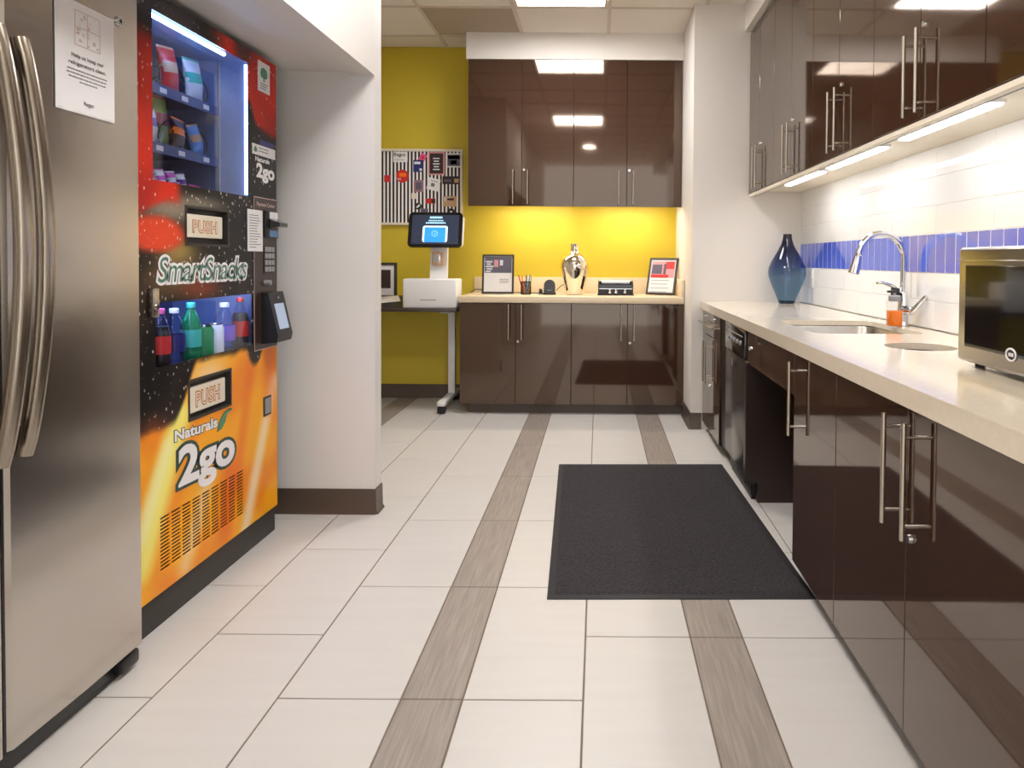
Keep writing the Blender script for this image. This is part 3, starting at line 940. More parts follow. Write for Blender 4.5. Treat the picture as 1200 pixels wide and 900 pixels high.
# stickers
st = box('tree_sticker', XV, XV + .0006, 2.708, 2.806, 1.715, 1.828, 'paper', vend)
S().lathe([(0, .0), (.02, .002), (.026, .014), (.02, .03), (0, .036)], (0, 0, 0), 16, Matrix.Translation((XV + .0008, 2.757, 1.768)) @ Matrix.Diagonal((.03, 1.15, 1.15, 1))).build('tree_print', 'c_midgreen', st)
S().box(XV + .0006, XV + .001, 2.752, 2.762, 1.755, 1.772).build('tree_trunk', 'c_midgreen', st)
s = S()
for k in range(3): s.box(XV + .0006, XV + .001, 2.728, 2.788 - .008 * k, 1.745 - k * .009, 1.748 - k * .009)
s.build('small_print', 'ink_grey', st)
box('blue_sticker', XV, XV + .0006, 2.722, 2.838, 1.511, 1.532, 'c_navy', vend)
st = box('label_sticker', XV, XV + .0008, 2.662, 2.85, 1.472, 1.511, 'paper', vend)
S().lathe([(0, 0), (.01, .002), (.013, .01), (0, .022)], (0, 0, 0), 14, Matrix.Translation((XV + .001, 2.687, 1.481)) @ Matrix.Diagonal((.03, 1.1, 1.1, 1))).build('tree_print', 'c_midgreen', st)
s = S()
for k in range(2): s.box(XV + .0008, XV + .0012, 2.71, 2.79, 1.487 + k * .011, 1.490 + k * .011)
s.build('small_print', 'ink_grey', st)
# payment column
pp = box('payment_panel', XV, XV + .002, 2.668, VY1 - .002, .738, 1.315, mat('payment_brown', (58, 40, 34), .35), vend)
s = S()
for (a, b, c, d) in ((2.668, VY1 - .002, 1.312, 1.315), (2.668, 2.6705, .738, 1.315), (2.668, VY1 - .002, .738, .7405)):
    s.box(XV + .002, XV + .0026, a, b, c, d)
s.build('panel_outline', 'ink_pink', pp)
text('panel_lettering', 'Payment Center', (2.69, 2.84, 1.277, 1.297), FX, XV + .002, 'ink_pink', pp, offset=.012)
pn = box('instruction_card', XV + .0022, XV + .003, 2.619, 2.737, 1.111, 1.265, 'paper', vend)
s = S()
for k in range(13):
    s.box(XV + .003, XV + .0034, 2.632, 2.632 + random.uniform(.05, .09), 1.243 - k * .0098, 1.2455 - k * .0098)
s.build('small_print', 'ink_grey', pn)
bl = S().box(XV, XV + .012, 2.745, 2.853, 1.163, 1.268, .003).build('bill_acceptor', 'black', vend)
S().prism([(XV + .01, 1.2), (XV + .055, 1.207), (XV + .055, 1.222), (XV + .01, 1.238)], lambda p: (p[0], 2.765, p[1]), lambda p: (p[0], 2.835, p[1])).build('bill_mouth', 'black_gloss', bl)
box('bill_label', XV + .012, XV + .0128, 2.775, 2.845, 1.238, 1.264, 'paper', bl)
box('bill_label', XV + .012, XV + .0128, 2.775, 2.845, 1.168, 1.193, 'c_sky', bl)
kp = box('keypad', XV + .002, XV + .004, 2.745, 2.828, 1.026, 1.133, mat('keypad_brown', (48, 34, 30), .4), vend)
for r in range(4):
    for q in range(3):
        S().box(XV + .004, XV + .008, 2.75 + q * .027, 2.771 + q * .027, 1.11 - r * .0255, 1.129 - r * .0255, .001, 1).build('key', 'grey', kp)
S().cyl((XV, 2.757, .992), (XV + .025, 2.757, .992), .011, n=16, bev=.002).build('coin_button', 'grey', vend)
box('coin_slot', XV + .002, XV + .005, 2.785, 2.81, .989, .995, 'black_gloss', vend)
cr_ = S().prism([(XV, .76), (XV, .955), (XV + .028, .955), (XV + .066, .79), (XV + .06, .765)], lambda p: (p[0], 2.725, p[1]), lambda p: (p[0], 2.853, p[1])).build('card_reader', 'black', vend)
def onreader(a, b, k0, k1, lift):
    p0, p1 = Vector((XV + .028, 0, .955)), Vector((XV + .066, 0, .79))
    nrm = Vector((.165, 0, .038)).normalized()
    q0, q1 = p0.lerp(p1, k0), p0.lerp(p1, k1)
    return [(q0.x + nrm.x * lift, a, q0.z + nrm.z * lift), (q0.x + nrm.x * lift, b, q0.z + nrm.z * lift), (q1.x + nrm.x * lift, b, q1.z + nrm.z * lift), (q1.x + nrm.x * lift, a, q1.z + nrm.z * lift)]
S().loft([onreader(2.752, 2.832, .27, .86, 0), onreader(2.752, 2.832, .27, .86, .0012)], False, True).build('reader_screen', mat('reader_lcd', (170, 186, 210), .2, emit=.1), cr_)
S().cyl((XV + .036, 2.79, .933), (XV + .039, 2.79, .9337), .005, n=10).build('reader_light', 'grey', cr_)
cn = box('coin_return', XV, XV + .003, 2.742, 2.803, .478, .552, 'charcoal', vend)
S().box(XV + .003, XV + .005, 2.75, 2.795, .486, .545, .002, 1).build('return_flap', 'grey', cn)
lk = S().box(XV, XV + .018, 2.038, 2.068, .915, .998, .003).build('lock_bracket', 'handle', vend)
S().cyl((XV + .018, 2.053, .945), (XV + .022, 2.053, .945), .008, n=14).build('lock_barrel', 'chrome', lk)

# lights inside
tl = S().cyl((-1.298, 2.05, 1.788), (-1.298, 2.5, 1.788), .0065, n=12).build('light_tube', 'led_v', vend)
S().box(-1.296, -1.287, 2.637, 2.644, 1.318, 1.79).build('edge_light', mat('edge_led', (190, 216, 255), emit=2.2), vend)
S().cyl((-1.312, 2.0, .962), (-1.312, 2.64, .962), .007, n=12).build('light_tube', mat('drink_led', (190, 212, 255), emit=12), vend)

# shelves, coils, tags
def shelf(z, tags, coils):
    sh = S().box(-1.74, -1.39, 2.03, 2.636, z - .006, z).build('shelf', 'liner_dark', vend)
    S().box(-1.395, -1.388, 2.03, 2.636, z - .03, z + .004, .001, 1).build('shelf_lip', mat('lip_blue', (70, 84, 128), .4), sh)
    for y in tags:
        box('price_tag', -1.388, -1.3868, y - .018, y + .018, z - .022, z - .006, 'paper', sh)
    for y in coils:
        pts = [(-1.39 - .06 * a / 24, y + .043 * math.sin(a / 24 * 2 * math.pi), z + .05 - .043 * math.cos(a / 24 * 2 * math.pi)) for a in range(0, 97)]
        S().tube(pts, .0022, 6).build('spiral', 'black', sh)
shelf(1.63, (2.3, 2.42, 2.55), (2.27, 2.405, 2.545))
shelf(1.445, (2.28, 2.40, 2.55), (2.265, 2.395, 2.54))
shelf(1.305, (2.3, 2.42, 2.55), ())

def bag(y, z, w, h, d, x, body, band, label, lean=0.0, tilt=0.0, cat='snack bag'):
    """sealed pillow bag standing on a shelf, crimped at both ends, with a printed band and emblem"""
    t = thing('snack_bag', label, cat, (x, y, z), 'snack bags in the vending machine')
    def ring(k, o=0):
        sw = w / 2 * (.84 + .16 * abs(2 * k - 1) ** 2)
        sd = d / 2 * max(.03, math.sin(math.pi * min(max(k, .02), .98)) ** .8)
        R = Matrix.Rotation(tilt, 4, 'X') @ Matrix.Rotation(lean, 4, 'Y')
        out = []
        for i in range(20):
            a = i / 20 * 2 * math.pi
            px = math.copysign(abs(math.cos(a)) ** .8, math.cos(a)) * (sd * .8 + o)
            py = math.copysign(abs(math.sin(a)) ** .75, math.sin(a)) * sw
            wob = .003 * noise.noise(Vector((py * 40 + y * 9, k * 7, px * 30)))
            q = R @ Vector((px + wob, py, k * h))
            out.append((x + q.x, y + q.y, z + .001 + max(q.z, 0)))
        return out
    ks = [0, .03, .07, .15, .25, .4, .55, .7, .82, .91, .95, 1]
    S().loft([ring(k) for k in ks], True, True).build('pouch', body, t)
    S().loft([ring(k, .0012) for k in (.42, .5, .58, .66)], False, False).build('printed_band', band, t)
    S().loft([ring(k, .001) for k in (.94, .97, .995)], False, False).build('crimp', band, t)
    return t
bag(2.405, 1.632, .098, .15, .05, -1.425, 'c_red', 'c_tan', 'red snack bag on the upper shelf of the vending machine', -.06, .12)
bag(2.547, 1.632, .105, .148, .05, -1.425, 'c_pale', 'c_teal', 'white and teal snack bag on the upper shelf by the vending light', -.05, .1)
bag(2.262, 1.632, .10, .10, .05, -1.44, 'c_sky', 'c_pale', 'blue snack bag half hidden at the upper shelf edge', -.1, 0)
bag(2.385, 1.447, .115, .172, .05, -1.455, 'c_lime', 'c_red', 'lime green snack bag with red band on the middle vending shelf', -.04, .05)
bag(2.262, 1.447, .10, .115, .05, -1.415, 'c_pale', 'c_violet', 'white snack bag in front of the lime green one', -.05, .05)
bag(2.395, 1.447, .075, .10, .035, -1.398, 'c_choc', 'c_orange', 'brown snack bag with orange band inside the middle shelf coil', -.08, -.1)
bag(2.54, 1.447, .07, .105, .04, -1.41, 'c_sky', 'c_tan', 'leaning blue snack bag at the end of the middle vending shelf', -.1, .25)
for k, (b, e, lab) in enumerate((('c_pale', 'c_violet', 'white candy pack with violet band in the bottom row'), ('c_pale', 'c_magenta', 'white candy pack with magenta band in the bottom row'), ('c_magenta', 'c_pale', 'magenta candy pack with white band in the bottom row'), ('c_pale', 'c_purple', 'white candy pack with purple band in the bottom row'))):
    bag(2.262 + k * .058, 1.307, .052, .062, .03, -1.41, b, e, lab, -.05, .12, 'candy pack')
bag(2.508, 1.307, .07, .03, .04, -1.41, 'c_pink', 'c_magenta', 'low pink candy pack at the end of the bottom row', 0, 0, 'candy pack')

def bottle(y, h, r, body, label_m, cap, label, x=-1.322, fill=None):
    t = thing('drink_bottle', label, 'bottle', (x, y, .7525), 'drinks in the vending machine')
    z = .7525
    prof = [(0, .004), (r * .55, 0), (r * .85, .003), (r, .016), (r, h * .16), (r * .95, h * .19), (r, h * .22), (r, h * .55), (r * .97, h * .60), (r * .86, h * .68), (r * .62, h * .79), (r * .42, h * .86), (r * .36, h * .885), (r * .36, h * .93)]
    S().lathe(prof, (x, y, z), 22).build('bottle_body', body, t)
    S().lathe([(r * 1.012, h * .24), (r * 1.015, h * .25), (r * 1.015, h * .53), (r * 1.012, h * .54)], (x, y, z), 22).build('bottle_label', label_m, t)
    S().lathe([(r * .4, h * .91), (r * .44, h * .915), (r * .44, h * .985), (r * .4, h), (0, h)], (x, y, z), 18).build('cap', cap, t)
    if fill:
        S().lathe([(0, .006), (r * .8, .006), (r * .95, .018), (r * .95, h * .55), (r * .8, h * .7), (0, h * .7)], (x, y, z), 18).build('drink', fill, t)
bottle(2.167, .18, .029, 'clear', 'c_red', 'c_pink', 'bottle with pink cap and dark red label in the drink window', fill='c_cola')
bottle(2.239, .176, .031, 'clear', 'c_navy', 'white', 'clear bottle with white cap and navy label in the drink window')
bottle(2.331, .188, .031, mat('green_bottle', (40, 170, 110), .1, trans=.5), 'c_teal', 'c_teal', 'green bottle with teal cap in the drink window')
bottle(2.54, .175, .035, 'clear', 'c_violet', 'white', 'wide clear bottle with violet label beside the white can')
bottle(2.652, .188, .029, 'clear', 'c_red', 'c_red', 'dark cola bottle with bright red label by the card reader', fill='c_cola')
def can(y, m_, label):
    t = thing('drink_can', label, 'can', (-1.32, y, .7525), 'drinks in the vending machine')
    S().lathe([(0, .003), (.022, 0), (.03, .01), (.03, .092), (.025, .104), (.0245, .106)], (-1.32, y, .7525), 22).build('can_body', m_, t)
    S().lathe([(.0255, .104), (.0255, .107), (.0235, .107), (.0225, .104), (0, .104)], (-1.32, y, .7525), 22).build('can_lid', 'chrome', t)
can(2.404, 'c_green', 'green drink can in front of the bottles in the drink window')
can(2.469, 'c_pale', 'white drink can in front of the bottles in the drink window')

# ------------------------------------------------------------------ right counter things
# blue glass vase
vz = ZC + .0005
t = thing('glass_vase', 'teardrop blue glass vase with narrow neck in the counter corner', 'vase', (1.162, 4.44, vz))
outer = [(0, .004), (.044, .0), (.049, .004), (.052, .014), (.07, .06), (.094, .115), (.110, .16), (.115, .19), (.111, .22), (.097, .256), (.075, .296), (.055, .33), (.038, .365), (.028, .40), (.0255, .425), (.0265, .428)]
gv_ = pane_mat('blue_glass', (.5, .6, .7, 1), .0, 1.5)
nt_ = gv_.node_tree                                  # smoky neck running into clearer blue glass below
g_ = nt_.nodes.new('ShaderNodeNewGeometry'); z_ = nt_.nodes.new('ShaderNodeSeparateXYZ'); r_ = nt_.nodes.new('ShaderNodeMapRange'); c_ = nt_.nodes.new('ShaderNodeValToRGB')
r_.inputs['From Min'].default_value = vz; r_.inputs['From Max'].default_value = vz + .43
nt_.links.new(g_.outputs['Position'], z_.inputs[0]); nt_.links.new(z_.outputs['Z'], r_.inputs['Value']); nt_.links.new(r_.outputs[0], c_.inputs[0])
el = c_.color_ramp.elements
el[0].color = (.46, .62, .74, 1); el[1].color = (.22, .2, .24, 1)
e1 = el.new(.36); e1.color = (.46, .62, .74, 1)
e2 = el.new(.56); e2.color = (.33, .4, .6, 1)
e3 = el.new(.75); e3.color = (.2, .23, .4, 1)
nt_.links.new(c_.outputs[0], [n for n in nt_.nodes if n.type == 'BSDF_TRANSPARENT'][0].inputs['Color'])
S().lathe(outer[1:], (1.162, 4.44, vz), 44).build('vase_body', gv_, t)
S().lathe([(0, .002), (.044, .001), (.05, .012), (.052, .02), (0, .022)], (1.162, 4.44, vz), 40).build('thick_glass_foot', mat('blue_foot', (30, 46, 66), .03, coat=1), t)

# outlet
t = thing('wall_outlet', 'white duplex outlet plate on the white tiles by the vase', 'outlet', (1.29, 4.4, .945))
S().box(XT0 - .005, XT0 - .0002, 4.335, 4.415, .93, 1.045, .002).build('cover_plate', 'white', t)
for z in (.957, .998):
    S().box(XT0 - .007, XT0 - .0048, 4.357, 4.393, z, z + .028, .001, 1).build('socket', 'cream', t)

# faucet
fx, fy = 1.252, 2.955
t = thing('faucet', 'chrome gooseneck pull-down faucet behind the sink', 'faucet', (fx, fy, ZC))
S().lathe([(0, 0), (.027, 0), (.027, .006), (.023, .012), (.021, .02), (.021, .13), (.019, .137), (.0145, .14), (0, .14)], (fx, fy, ZC + .0005), 26).build('base_column', 'chrome', t)
pts = [(fx, fy, ZC + .138), (fx, fy, ZC + .27)]
Rn = .098
for i in range(1, 25):
    a = math.pi * i / 24 * .93
    pts.append((fx - Rn + Rn * math.cos(a), fy - .02 * i / 24, ZC + .27 + Rn * math.sin(a) * 1.1))
nk = pts[-1]; nd = (Vector(pts[-1]) - Vector(pts[-2])).normalized()
S().tube(pts, .0125, 16).build('gooseneck', 'chrome', t)
p = Vector(nk)
sh_ = S()
axis = Vector((-.22, -.02, -.98)).normalized()
prof = [(0, 0), (.015, 0), (.0155, .006), (.0145, .008), (.015, .02), (.018, .04), (.0225, .078), (.0235, .085), (.021, .088), (0, .088)]
sh_.lathe(prof, p - axis * .004, 22, axis.to_track_quat('Z', 'Y').to_matrix().to_4x4())
so = sh_.build('spray_head', 'chrome', t)
S().box(-.0045, .004, -.008, .008, .03, .062, .002, mtx=Matrix.Translation(p + axis * 0) @ axis.to_track_quat('Z', 'Y').to_matrix().to_4x4() @ Matrix.Translation((-.019, 0, 0))).build('spray_button', 'black', so)
# lever: hub to the side with a paddle
hb = S().cyl((fx - .005, fy - .02, ZC + .068), (fx + .012, fy - .062, ZC + .066), .019, .017, 20, .002).build('valve_hub', 'chrome', t)
S().tube([(fx + .012, fy - .062, ZC + .066), (fx + .022, fy - .085, ZC + .085), (fx + .034, fy - .115, ZC + .118), (fx + .038, fy - .126, ZC + .13)], [.0125, .0115, .0085, .007], 14).build('lever', 'chrome', hb)
lv = S().tube([(fx - .012, fy + .01, ZC + .137), (fx - .05, fy - .012, ZC + .163), (fx - .1, fy - .03, ZC + .178), (fx - .122, fy - .035, ZC + .176)], [.008, .0085, .0065, .005], 12, sx=1.3).build('side_lever', 'chrome', t)
S().box(fx - .052, fx - .022, fy - .022, fy + .004, ZC + .118, ZC + .155, .004).build('lever_block', 'black', t)

# soap
t = thing('soap_bottle', 'small soap dispenser with orange liquid standing beside the faucet', 'soap bottle', (1.205, 2.93, ZC))
sx_, sy_ = 1.196, 2.905
S().loft([[(p[0], p[1], ZC + z) for p in rrect(sx_ - w, sx_ + w, sy_ - w * .8, sy_ + w * .8, .008, 4)] for (w, z) in ((.024, .0005), (.027, .006), (.0285, .1), (.027, .104))], True, True).build('bottle_body', 'clear_glass', t)
S().loft([[(p[0], p[1], ZC + z) for p in rrect(sx_ - w, sx_ + w, sy_ - w * .8, sy_ + w * .8, .007, 4)] for (w, z) in ((.0225, .004), (.025, .01), (.026, .066))], True, True).build('orange_soap', mat('orange_soap', (255, 128, 10), .15, emit=0), t)
S().lathe([(.022, .0), (.0235, .002), (.0235, .02), (.02, .023), (.006, .024), (.006, .036), (0, .036)], (sx_, sy_, ZC + .1045), 20).build('collar', 'grey', t)
S().box(sx_ - .03, sx_ + .008, sy_ - .007, sy_ + .007, ZC + .138, ZC + .147, .002).build('pump_head', 'black', t)

# microwave: front turned toward the aisle
t = thing('microwave', 'countertop microwave with steel frame and black glass door', 'microwave', (1.08, 1.62, ZC))
MX, MY0, MY1, MZ0, MZ1 = .925, 1.40, 1.852, ZC + .012, 1.127
S().box(MX + .025, 1.285, MY0 + .002, MY1 - .002, MZ0, MZ1 - .002, .006).build('case', mat('case_grey', (120, 112, 100), .35, .6), t)
d = S().box(MX, MX + .024, MY0, MY1, MZ0, MZ1, .01, 3).build('door', mat('champagne_steel', (164, 160, 155), .26, 1, bump=(40, .03), stretch=(1, 1, 16)), t)
S().box(MX - .0018, MX + .004, 1.44, 1.812, MZ0 + .04, MZ1 - .045, .0015, 1).build('door_glass', 'black_gloss', d)
S().box(MX - .003, MX + .004, MY0 + .004, MY1 - .004, MZ1 - .035, MZ1 - .031, .001, 1).build('trim_line', 'chrome', d)
eg = [(.019 * math.cos(a / 28 * 2 * math.pi), .0135 * math.sin(a / 28 * 2 * math.pi)) for a in range(29)]
S().tube([(MX - .0026, 1.604 + q[0], MZ0 + .045 + q[1]) for q in eg], .0022, 6).build('emblem_ring', 'paper', d)
S().prism([(q[0] * .82, q[1] * .82) for q in eg[:-1]], lambda p: (MX - .0024, 1.604 + p[0], MZ0 + .045 + p[1]), lambda p: (MX - .0018, 1.604 + p[0], MZ0 + .045 + p[1])).build('emblem_field', 'ink', d)
for (a, b) in ((-.009, -.003), (-.001, .001), (.003, .009)):
    S().box(MX - .003, MX - .0024, 1.604 + a, 1.604 + b, MZ0 + .041, MZ0 + .049).build('emblem_mark', 'paper', d)
for (a, b) in ((MX + .04, MY0 + .04), (MX + .04, MY1 - .04), (1.24, MY0 + .04), (1.24, MY1 - .04)):
    S().cyl((a, b, ZC + .0005), (a, b, MZ0 + .002), .012, n=14).build('foot', 'black', t)

# ------------------------------------------------------------------ back counter things
ZB = .8285
def photo_frame(name, label, cx_, cy_, w, h, lean, turn, kind):
    t = thing(name, label, 'picture frame', (cx_, cy_, ZB))
    Mx = Matrix.Translation((cx_, cy_, ZB + .001 + .02 * math.sin(lean))) @ Matrix.Rotation(turn, 4, 'Z') @ Matrix.Rotation(-lean, 4, 'X')
    fw = .014
    s = S()
    for a in ((-w / 2, -w / 2 + fw, 0, h), (w / 2 - fw, w / 2, 0, h), (-w / 2 + fw, w / 2 - fw, 0, fw), (-w / 2 + fw, w / 2 - fw, h - fw, h)):
        s.box(a[0], a[1], 0, .016, a[2], a[3], mtx=Mx)
    s.build('frame', 'charcoal', t)
    S().box(-w / 2 + fw, w / 2 - fw, .006, .014, fw, h - fw, mtx=Mx).build('print', 'paper', t)
    S().box(-.02, .02, .016, .02, .0, h * .6, mtx=Mx @ Matrix.Translation((0, .0, 0)) ).build('back_board', 'black', t)
    L = Mx
    def patch(nm, a, b, c, d, m_, y=.0052):
        S().box(a, b, y, .0062, c, d, mtx=L).build(nm, m_, t)
    iw = w / 2 - fw
    if kind == 0:
        patch('print_photo', -iw + .004, iw - .004, h * .53, h - fw - .004, 'c_slate')
        for k in range(5): patch('print_block', -iw + .012 + .006 * (k % 2), -iw + .05 + .01 * (k % 3), h * .55 + k * .018, h * .55 + k * .018 + .011, 'c_pale', .0045)
        patch('print_figure', -.03, .0, h * .68, h * .86, 'c_rose', .0045)
        patch('print_figure', .012, .035, h * .72, h * .86, 'c_pale', .0045)
        for k in range(4): patch('print_line', -iw + .02, -.01 - .01 * (k % 2), h * .42 - k * .022, h * .42 - k * .022 + .004, 'c_pale')
        for k in range(3): patch('print_line', .012, iw - .025, h * .36 - k * .012, h * .36 - k * .012 + .004, 'ink_grey')
    else:
        patch('print_photo', -iw + .006, iw - .006, h * .46, h - fw - .012, 'c_rose')
        patch('print_figure', -iw + .012, -.008, h * .56, h * .82, 'c_slate', .0045)
        patch('print_figure', .005, .025, h * .55, h * .84, 'c_slate', .0045)
        patch('print_figure', .02, iw - .012, h * .7, h * .9, 'c_red', .0045)
        patch('print_band', -iw + .008, iw - .05, h * .46, h * .54, 'c_red', .0045)
        for k in range(4): patch('print_line', -iw + .014, iw - .04 - .012 * (k % 2), h * .38 - k * .03, h * .38 - k * .03 + .004, 'ink_grey')
    S().box(-iw, iw, .003, .0036, fw, h - fw, mtx=Mx).build('glass', 'frame_glass', t)
photo_frame('photo_frame', 'upright dark framed flyer beside the mesh pen cup on the pale worktop', -.748, 5.33, .236, .292, .12, 0, 0)
photo_frame('photo_frame', 'dark framed flyer leaning sideways in the corner by the wing wall', .452, 5.32, .224, .285, .336, -.44, 1)
# pen cup and pens
px_, py_ = -.535, 5.3
t = thing('pen_cup', 'round black mesh pen cup on the pale worktop', 'pen cup', (px_, py_, ZB))
s = S()
for a in range(20):
    q0, q1 = a / 20 * 2 * math.pi, (a + 3) / 20 * 2 * math.pi
    for sg in (1, -1):
        s.tube([(px_ + .037 * math.cos(q0 + sg * (q1 - q0) * k / 4), py_ + .037 * math.sin(q0 + sg * (q1 - q0) * k / 4), ZB + .004 + .088 * k / 4) for k in range(5)], .0014, 5)
ms = s.build('mesh_wall', 'black', t); ms['kind'] = 'stuff'
S().lathe([(0, 0), (.038, 0), (.038, .004), (0, .004)], (px_, py_, ZB), 24).build('base_disc', 'black', t)
S().tube([(px_ + .038 * math.cos(a / 24 * 2 * math.pi), py_ + .038 * math.sin(a / 24 * 2 * math.pi), ZB + .094) for a in range(25)], .003, 8).build('rim', 'black', t)
for k, (m_, dx, dy, lab) in enumerate((('c_red', -.05, .0, 'red pen leaning out of the mesh cup toward the photo frame'), ('c_orange', -.03, .01, 'orange-red pen in the mesh cup'), ('c_navy', .006, -.006, 'dark blue pen upright in the mesh cup'), ('c_pale', .016, .006, 'white pen in the mesh cup'), ('c_sky', .026, .0, 'pale blue pen in the mesh cup'), ('c_yellow', .04, .006, 'yellow pen leaning toward the silver vase in the mesh cup'))):
    b0 = Vector((px_ + dx * .2 + .003 * (k - 2.5), py_ - dy + .004 * (k % 3 - 1), ZB + .006)); b1 = Vector((px_ + dx * .9 + .003 * (k - 2.5), py_ + dy, ZB + .006 + .128))
    t = thing('pen', lab, 'pen', b0, 'pens in the mesh cup')
    S().cyl(b0, b1, .0042, n=10).build('barrel', m_, t)
    S().cyl(b1, b1 + (b1 - b0).normalized() * .01, .0044, .002, 10).build('cap', m_ if k % 2 else 'black', t)

# small card clip and black charger dome
t = thing('card_clip', 'tiny black and silver card clip between pen cup and black speaker', 'clip', (-.425, 5.28, ZB))
S().box(-.445, -.404, 5.265, 5.3, ZB, ZB + .006, .001, 1).build('foot_plate', 'grey', t)
S().prism([(-.44, .006), (-.41, .006), (-.41, .038), (-.432, .046)], lambda p: (p[0], 5.272, ZB + p[1]), lambda p: (p[0], 5.292, ZB + p[1])).build('clip_body', 'black', t)
S().tube([(-.44, 5.27, ZB + .03), (-.436, 5.267, ZB + .05), (-.414, 5.267, ZB + .052), (-.41, 5.27, ZB + .03)], .0018, 6).build('clip_wire', 'chrome', t)
t = thing('charger_stand', 'black arched charging stand on the pale worktop beside the silver vase', 'charger', (-.36, 5.3, ZB))
arch = [(-.042, 0.012)] + [(-.042 * math.cos(a / 16 * math.pi), .068 + .042 * math.sin(a / 16 * math.pi)) for a in range(17)] + [(.042, .012)]
S().prism(arch, lambda p: (-.362 + p[0], 5.295 + p[1] * .25, ZB + p[1]), lambda p: (-.362 + p[0], 5.312 + p[1] * .25, ZB + p[1])).build('arched_pad', 'black', t)
S().box(-.41, -.314, 5.265, 5.345, ZB, ZB + .016, .004).build('base', 'black', t)
S().box(-.378, -.346, 5.29, 5.2985, ZB + .03, ZB + .034).build('status_light', 'grey', t)
S().lathe([(.02, 0), (.026, .0), (.026, .0015), (.02, .0015)], (0, 0, 0), 24, Matrix.Translation((-.362, 5.313, ZB + .075)) @ Matrix.Rotation(math.radians(90), 4, 'X')).build('pad_ring', 'charcoal', t)

# silver vase
t = thing('silver_vase', 'mirrored silver bottle vase with short neck on the pale worktop', 'vase', (-.178, 5.33, ZB))
S().lathe([(0, 0), (.058, 0), (.063, .004), (.066, .012), (.074, .05), (.09, .12), (.103, .18), (.107, .21), (.104, .24), (.09, .27), (.066, .292), (.044, .306), (.034, .318), (.031, .335), (.0305, .36), (.034, .374), (.036, .377), (.032, .379), (.026, .375), (.025, .33), (0, .32)], (-.178, 5.33, ZB), 48).build('vase_body', 'mirror', t)

# black organiser with chrome clips
t = thing('desk_organiser', 'low black two-tier organiser with chrome clips on the pale worktop', 'organiser', (.122, 5.3, ZB))
ex = [(.0, .0), (.0, .085), (.012, .1), (.06, .106), (.1, .09), (.1, .0)]
for x in (-.003, .245):
    S().prism(ex, lambda p, x=x: (x, 5.255 + p[0], ZB + .003 + p[1]), lambda p, x=x: (x + .008, 5.255 + p[0], ZB + .003 + p[1])).build('end_plate', 'black', t)
S().box(-.008, .258, 5.24, 5.37, ZB, ZB + .008, .002).build('base', 'black', t)
S().box(.005, .245, 5.262, 5.355, ZB + .05, ZB + .056).build('tray', 'black', t)
S().box(.005, .245, 5.345, 5.352, ZB + .008, ZB + .1).build('back_panel', 'black', t)
S().box(.005, .245, 5.262, 5.268, ZB + .008, ZB + .042).build('drawer_front', 'black', t)
S().box(.005, .245, 5.255, 5.262, ZB + .056, ZB + .078).build('tray_front', 'black_gloss', t)
S().cyl((.022, 5.30, ZB + .094), (.228, 5.30, ZB + .094), .013, n=18).build('paper_roll', 'paper', t)
for x in (.082, .127, .192):
    S().lathe([(.0, .0), (.012, .002), (.013, .01), (.008, .022), (.003, .034), (0, .036)], (x, 5.247, ZB + .014), 14).build('clip', 'chrome', t)
S().box(.005, .245, 5.252, 5.256, ZB + .046, ZB + .05).build('rail', 'chrome', t)

# cables
o = S().tube([(-.96, 5.4, ZB + .006), (-.93, 5.41, ZB + .03), (-.89, 5.43, ZB + .03), (-.85, 5.45, ZB + .012), (-.7, 5.47, ZB + .005), (-.55, 5.46, ZB + .005), (-.42, 5.42, ZB + .005), (-.37, 5.36, ZB + .006)], .0035, 8).build('power_cable', 'black')
tag(o, 'black cable trailing behind the upright photo frame to the charger', 'cable')
o = S().tube([(-.312, 5.35, ZB + .03), (-.29, 5.4, ZB + .055), (-.255, 5.47, ZB + .075), (-.24, 5.5, ZB + .06), (-.225, 5.48, ZB + .005), (-.19, 5.5, ZB + .004)], .003, 8).build('power_cable', 'black')
tag(o, 'thin black cable looping between the charger and the silver vase', 'cable')

# ------------------------------------------------------------------ desk, kiosk and papers
t = thing('desk', 'narrow dark desk with white wheeled leg against the yellow wall', 'desk', (-1.6, 5.3, 0))
S().box(-2.3, -.985, 4.99, 5.6, .716, .738, .002).build('desktop', mat('desk_dark', (58, 46, 40), .3), t)
for x in (-1.095, -2.2):
    lg = S().box(x - .025, x + .025, 5.36, 5.41, .06, .716, .003).build('leg', 'white', t)
    S().box(x - .028, x + .028, 5.0, 5.56, .055, .085, .004).build('foot_bar', 'white', lg)
    for y in (5.03, 5.53):
        S().cyl((x - .026, y, .028), (x + .026, y, .028), .028, n=18, bev=.004).build('caster', 'black', lg)
    S().box(x - .03, x + .03, 5.1, 5.5, .7, .716).build('bracket', 'white', lg)

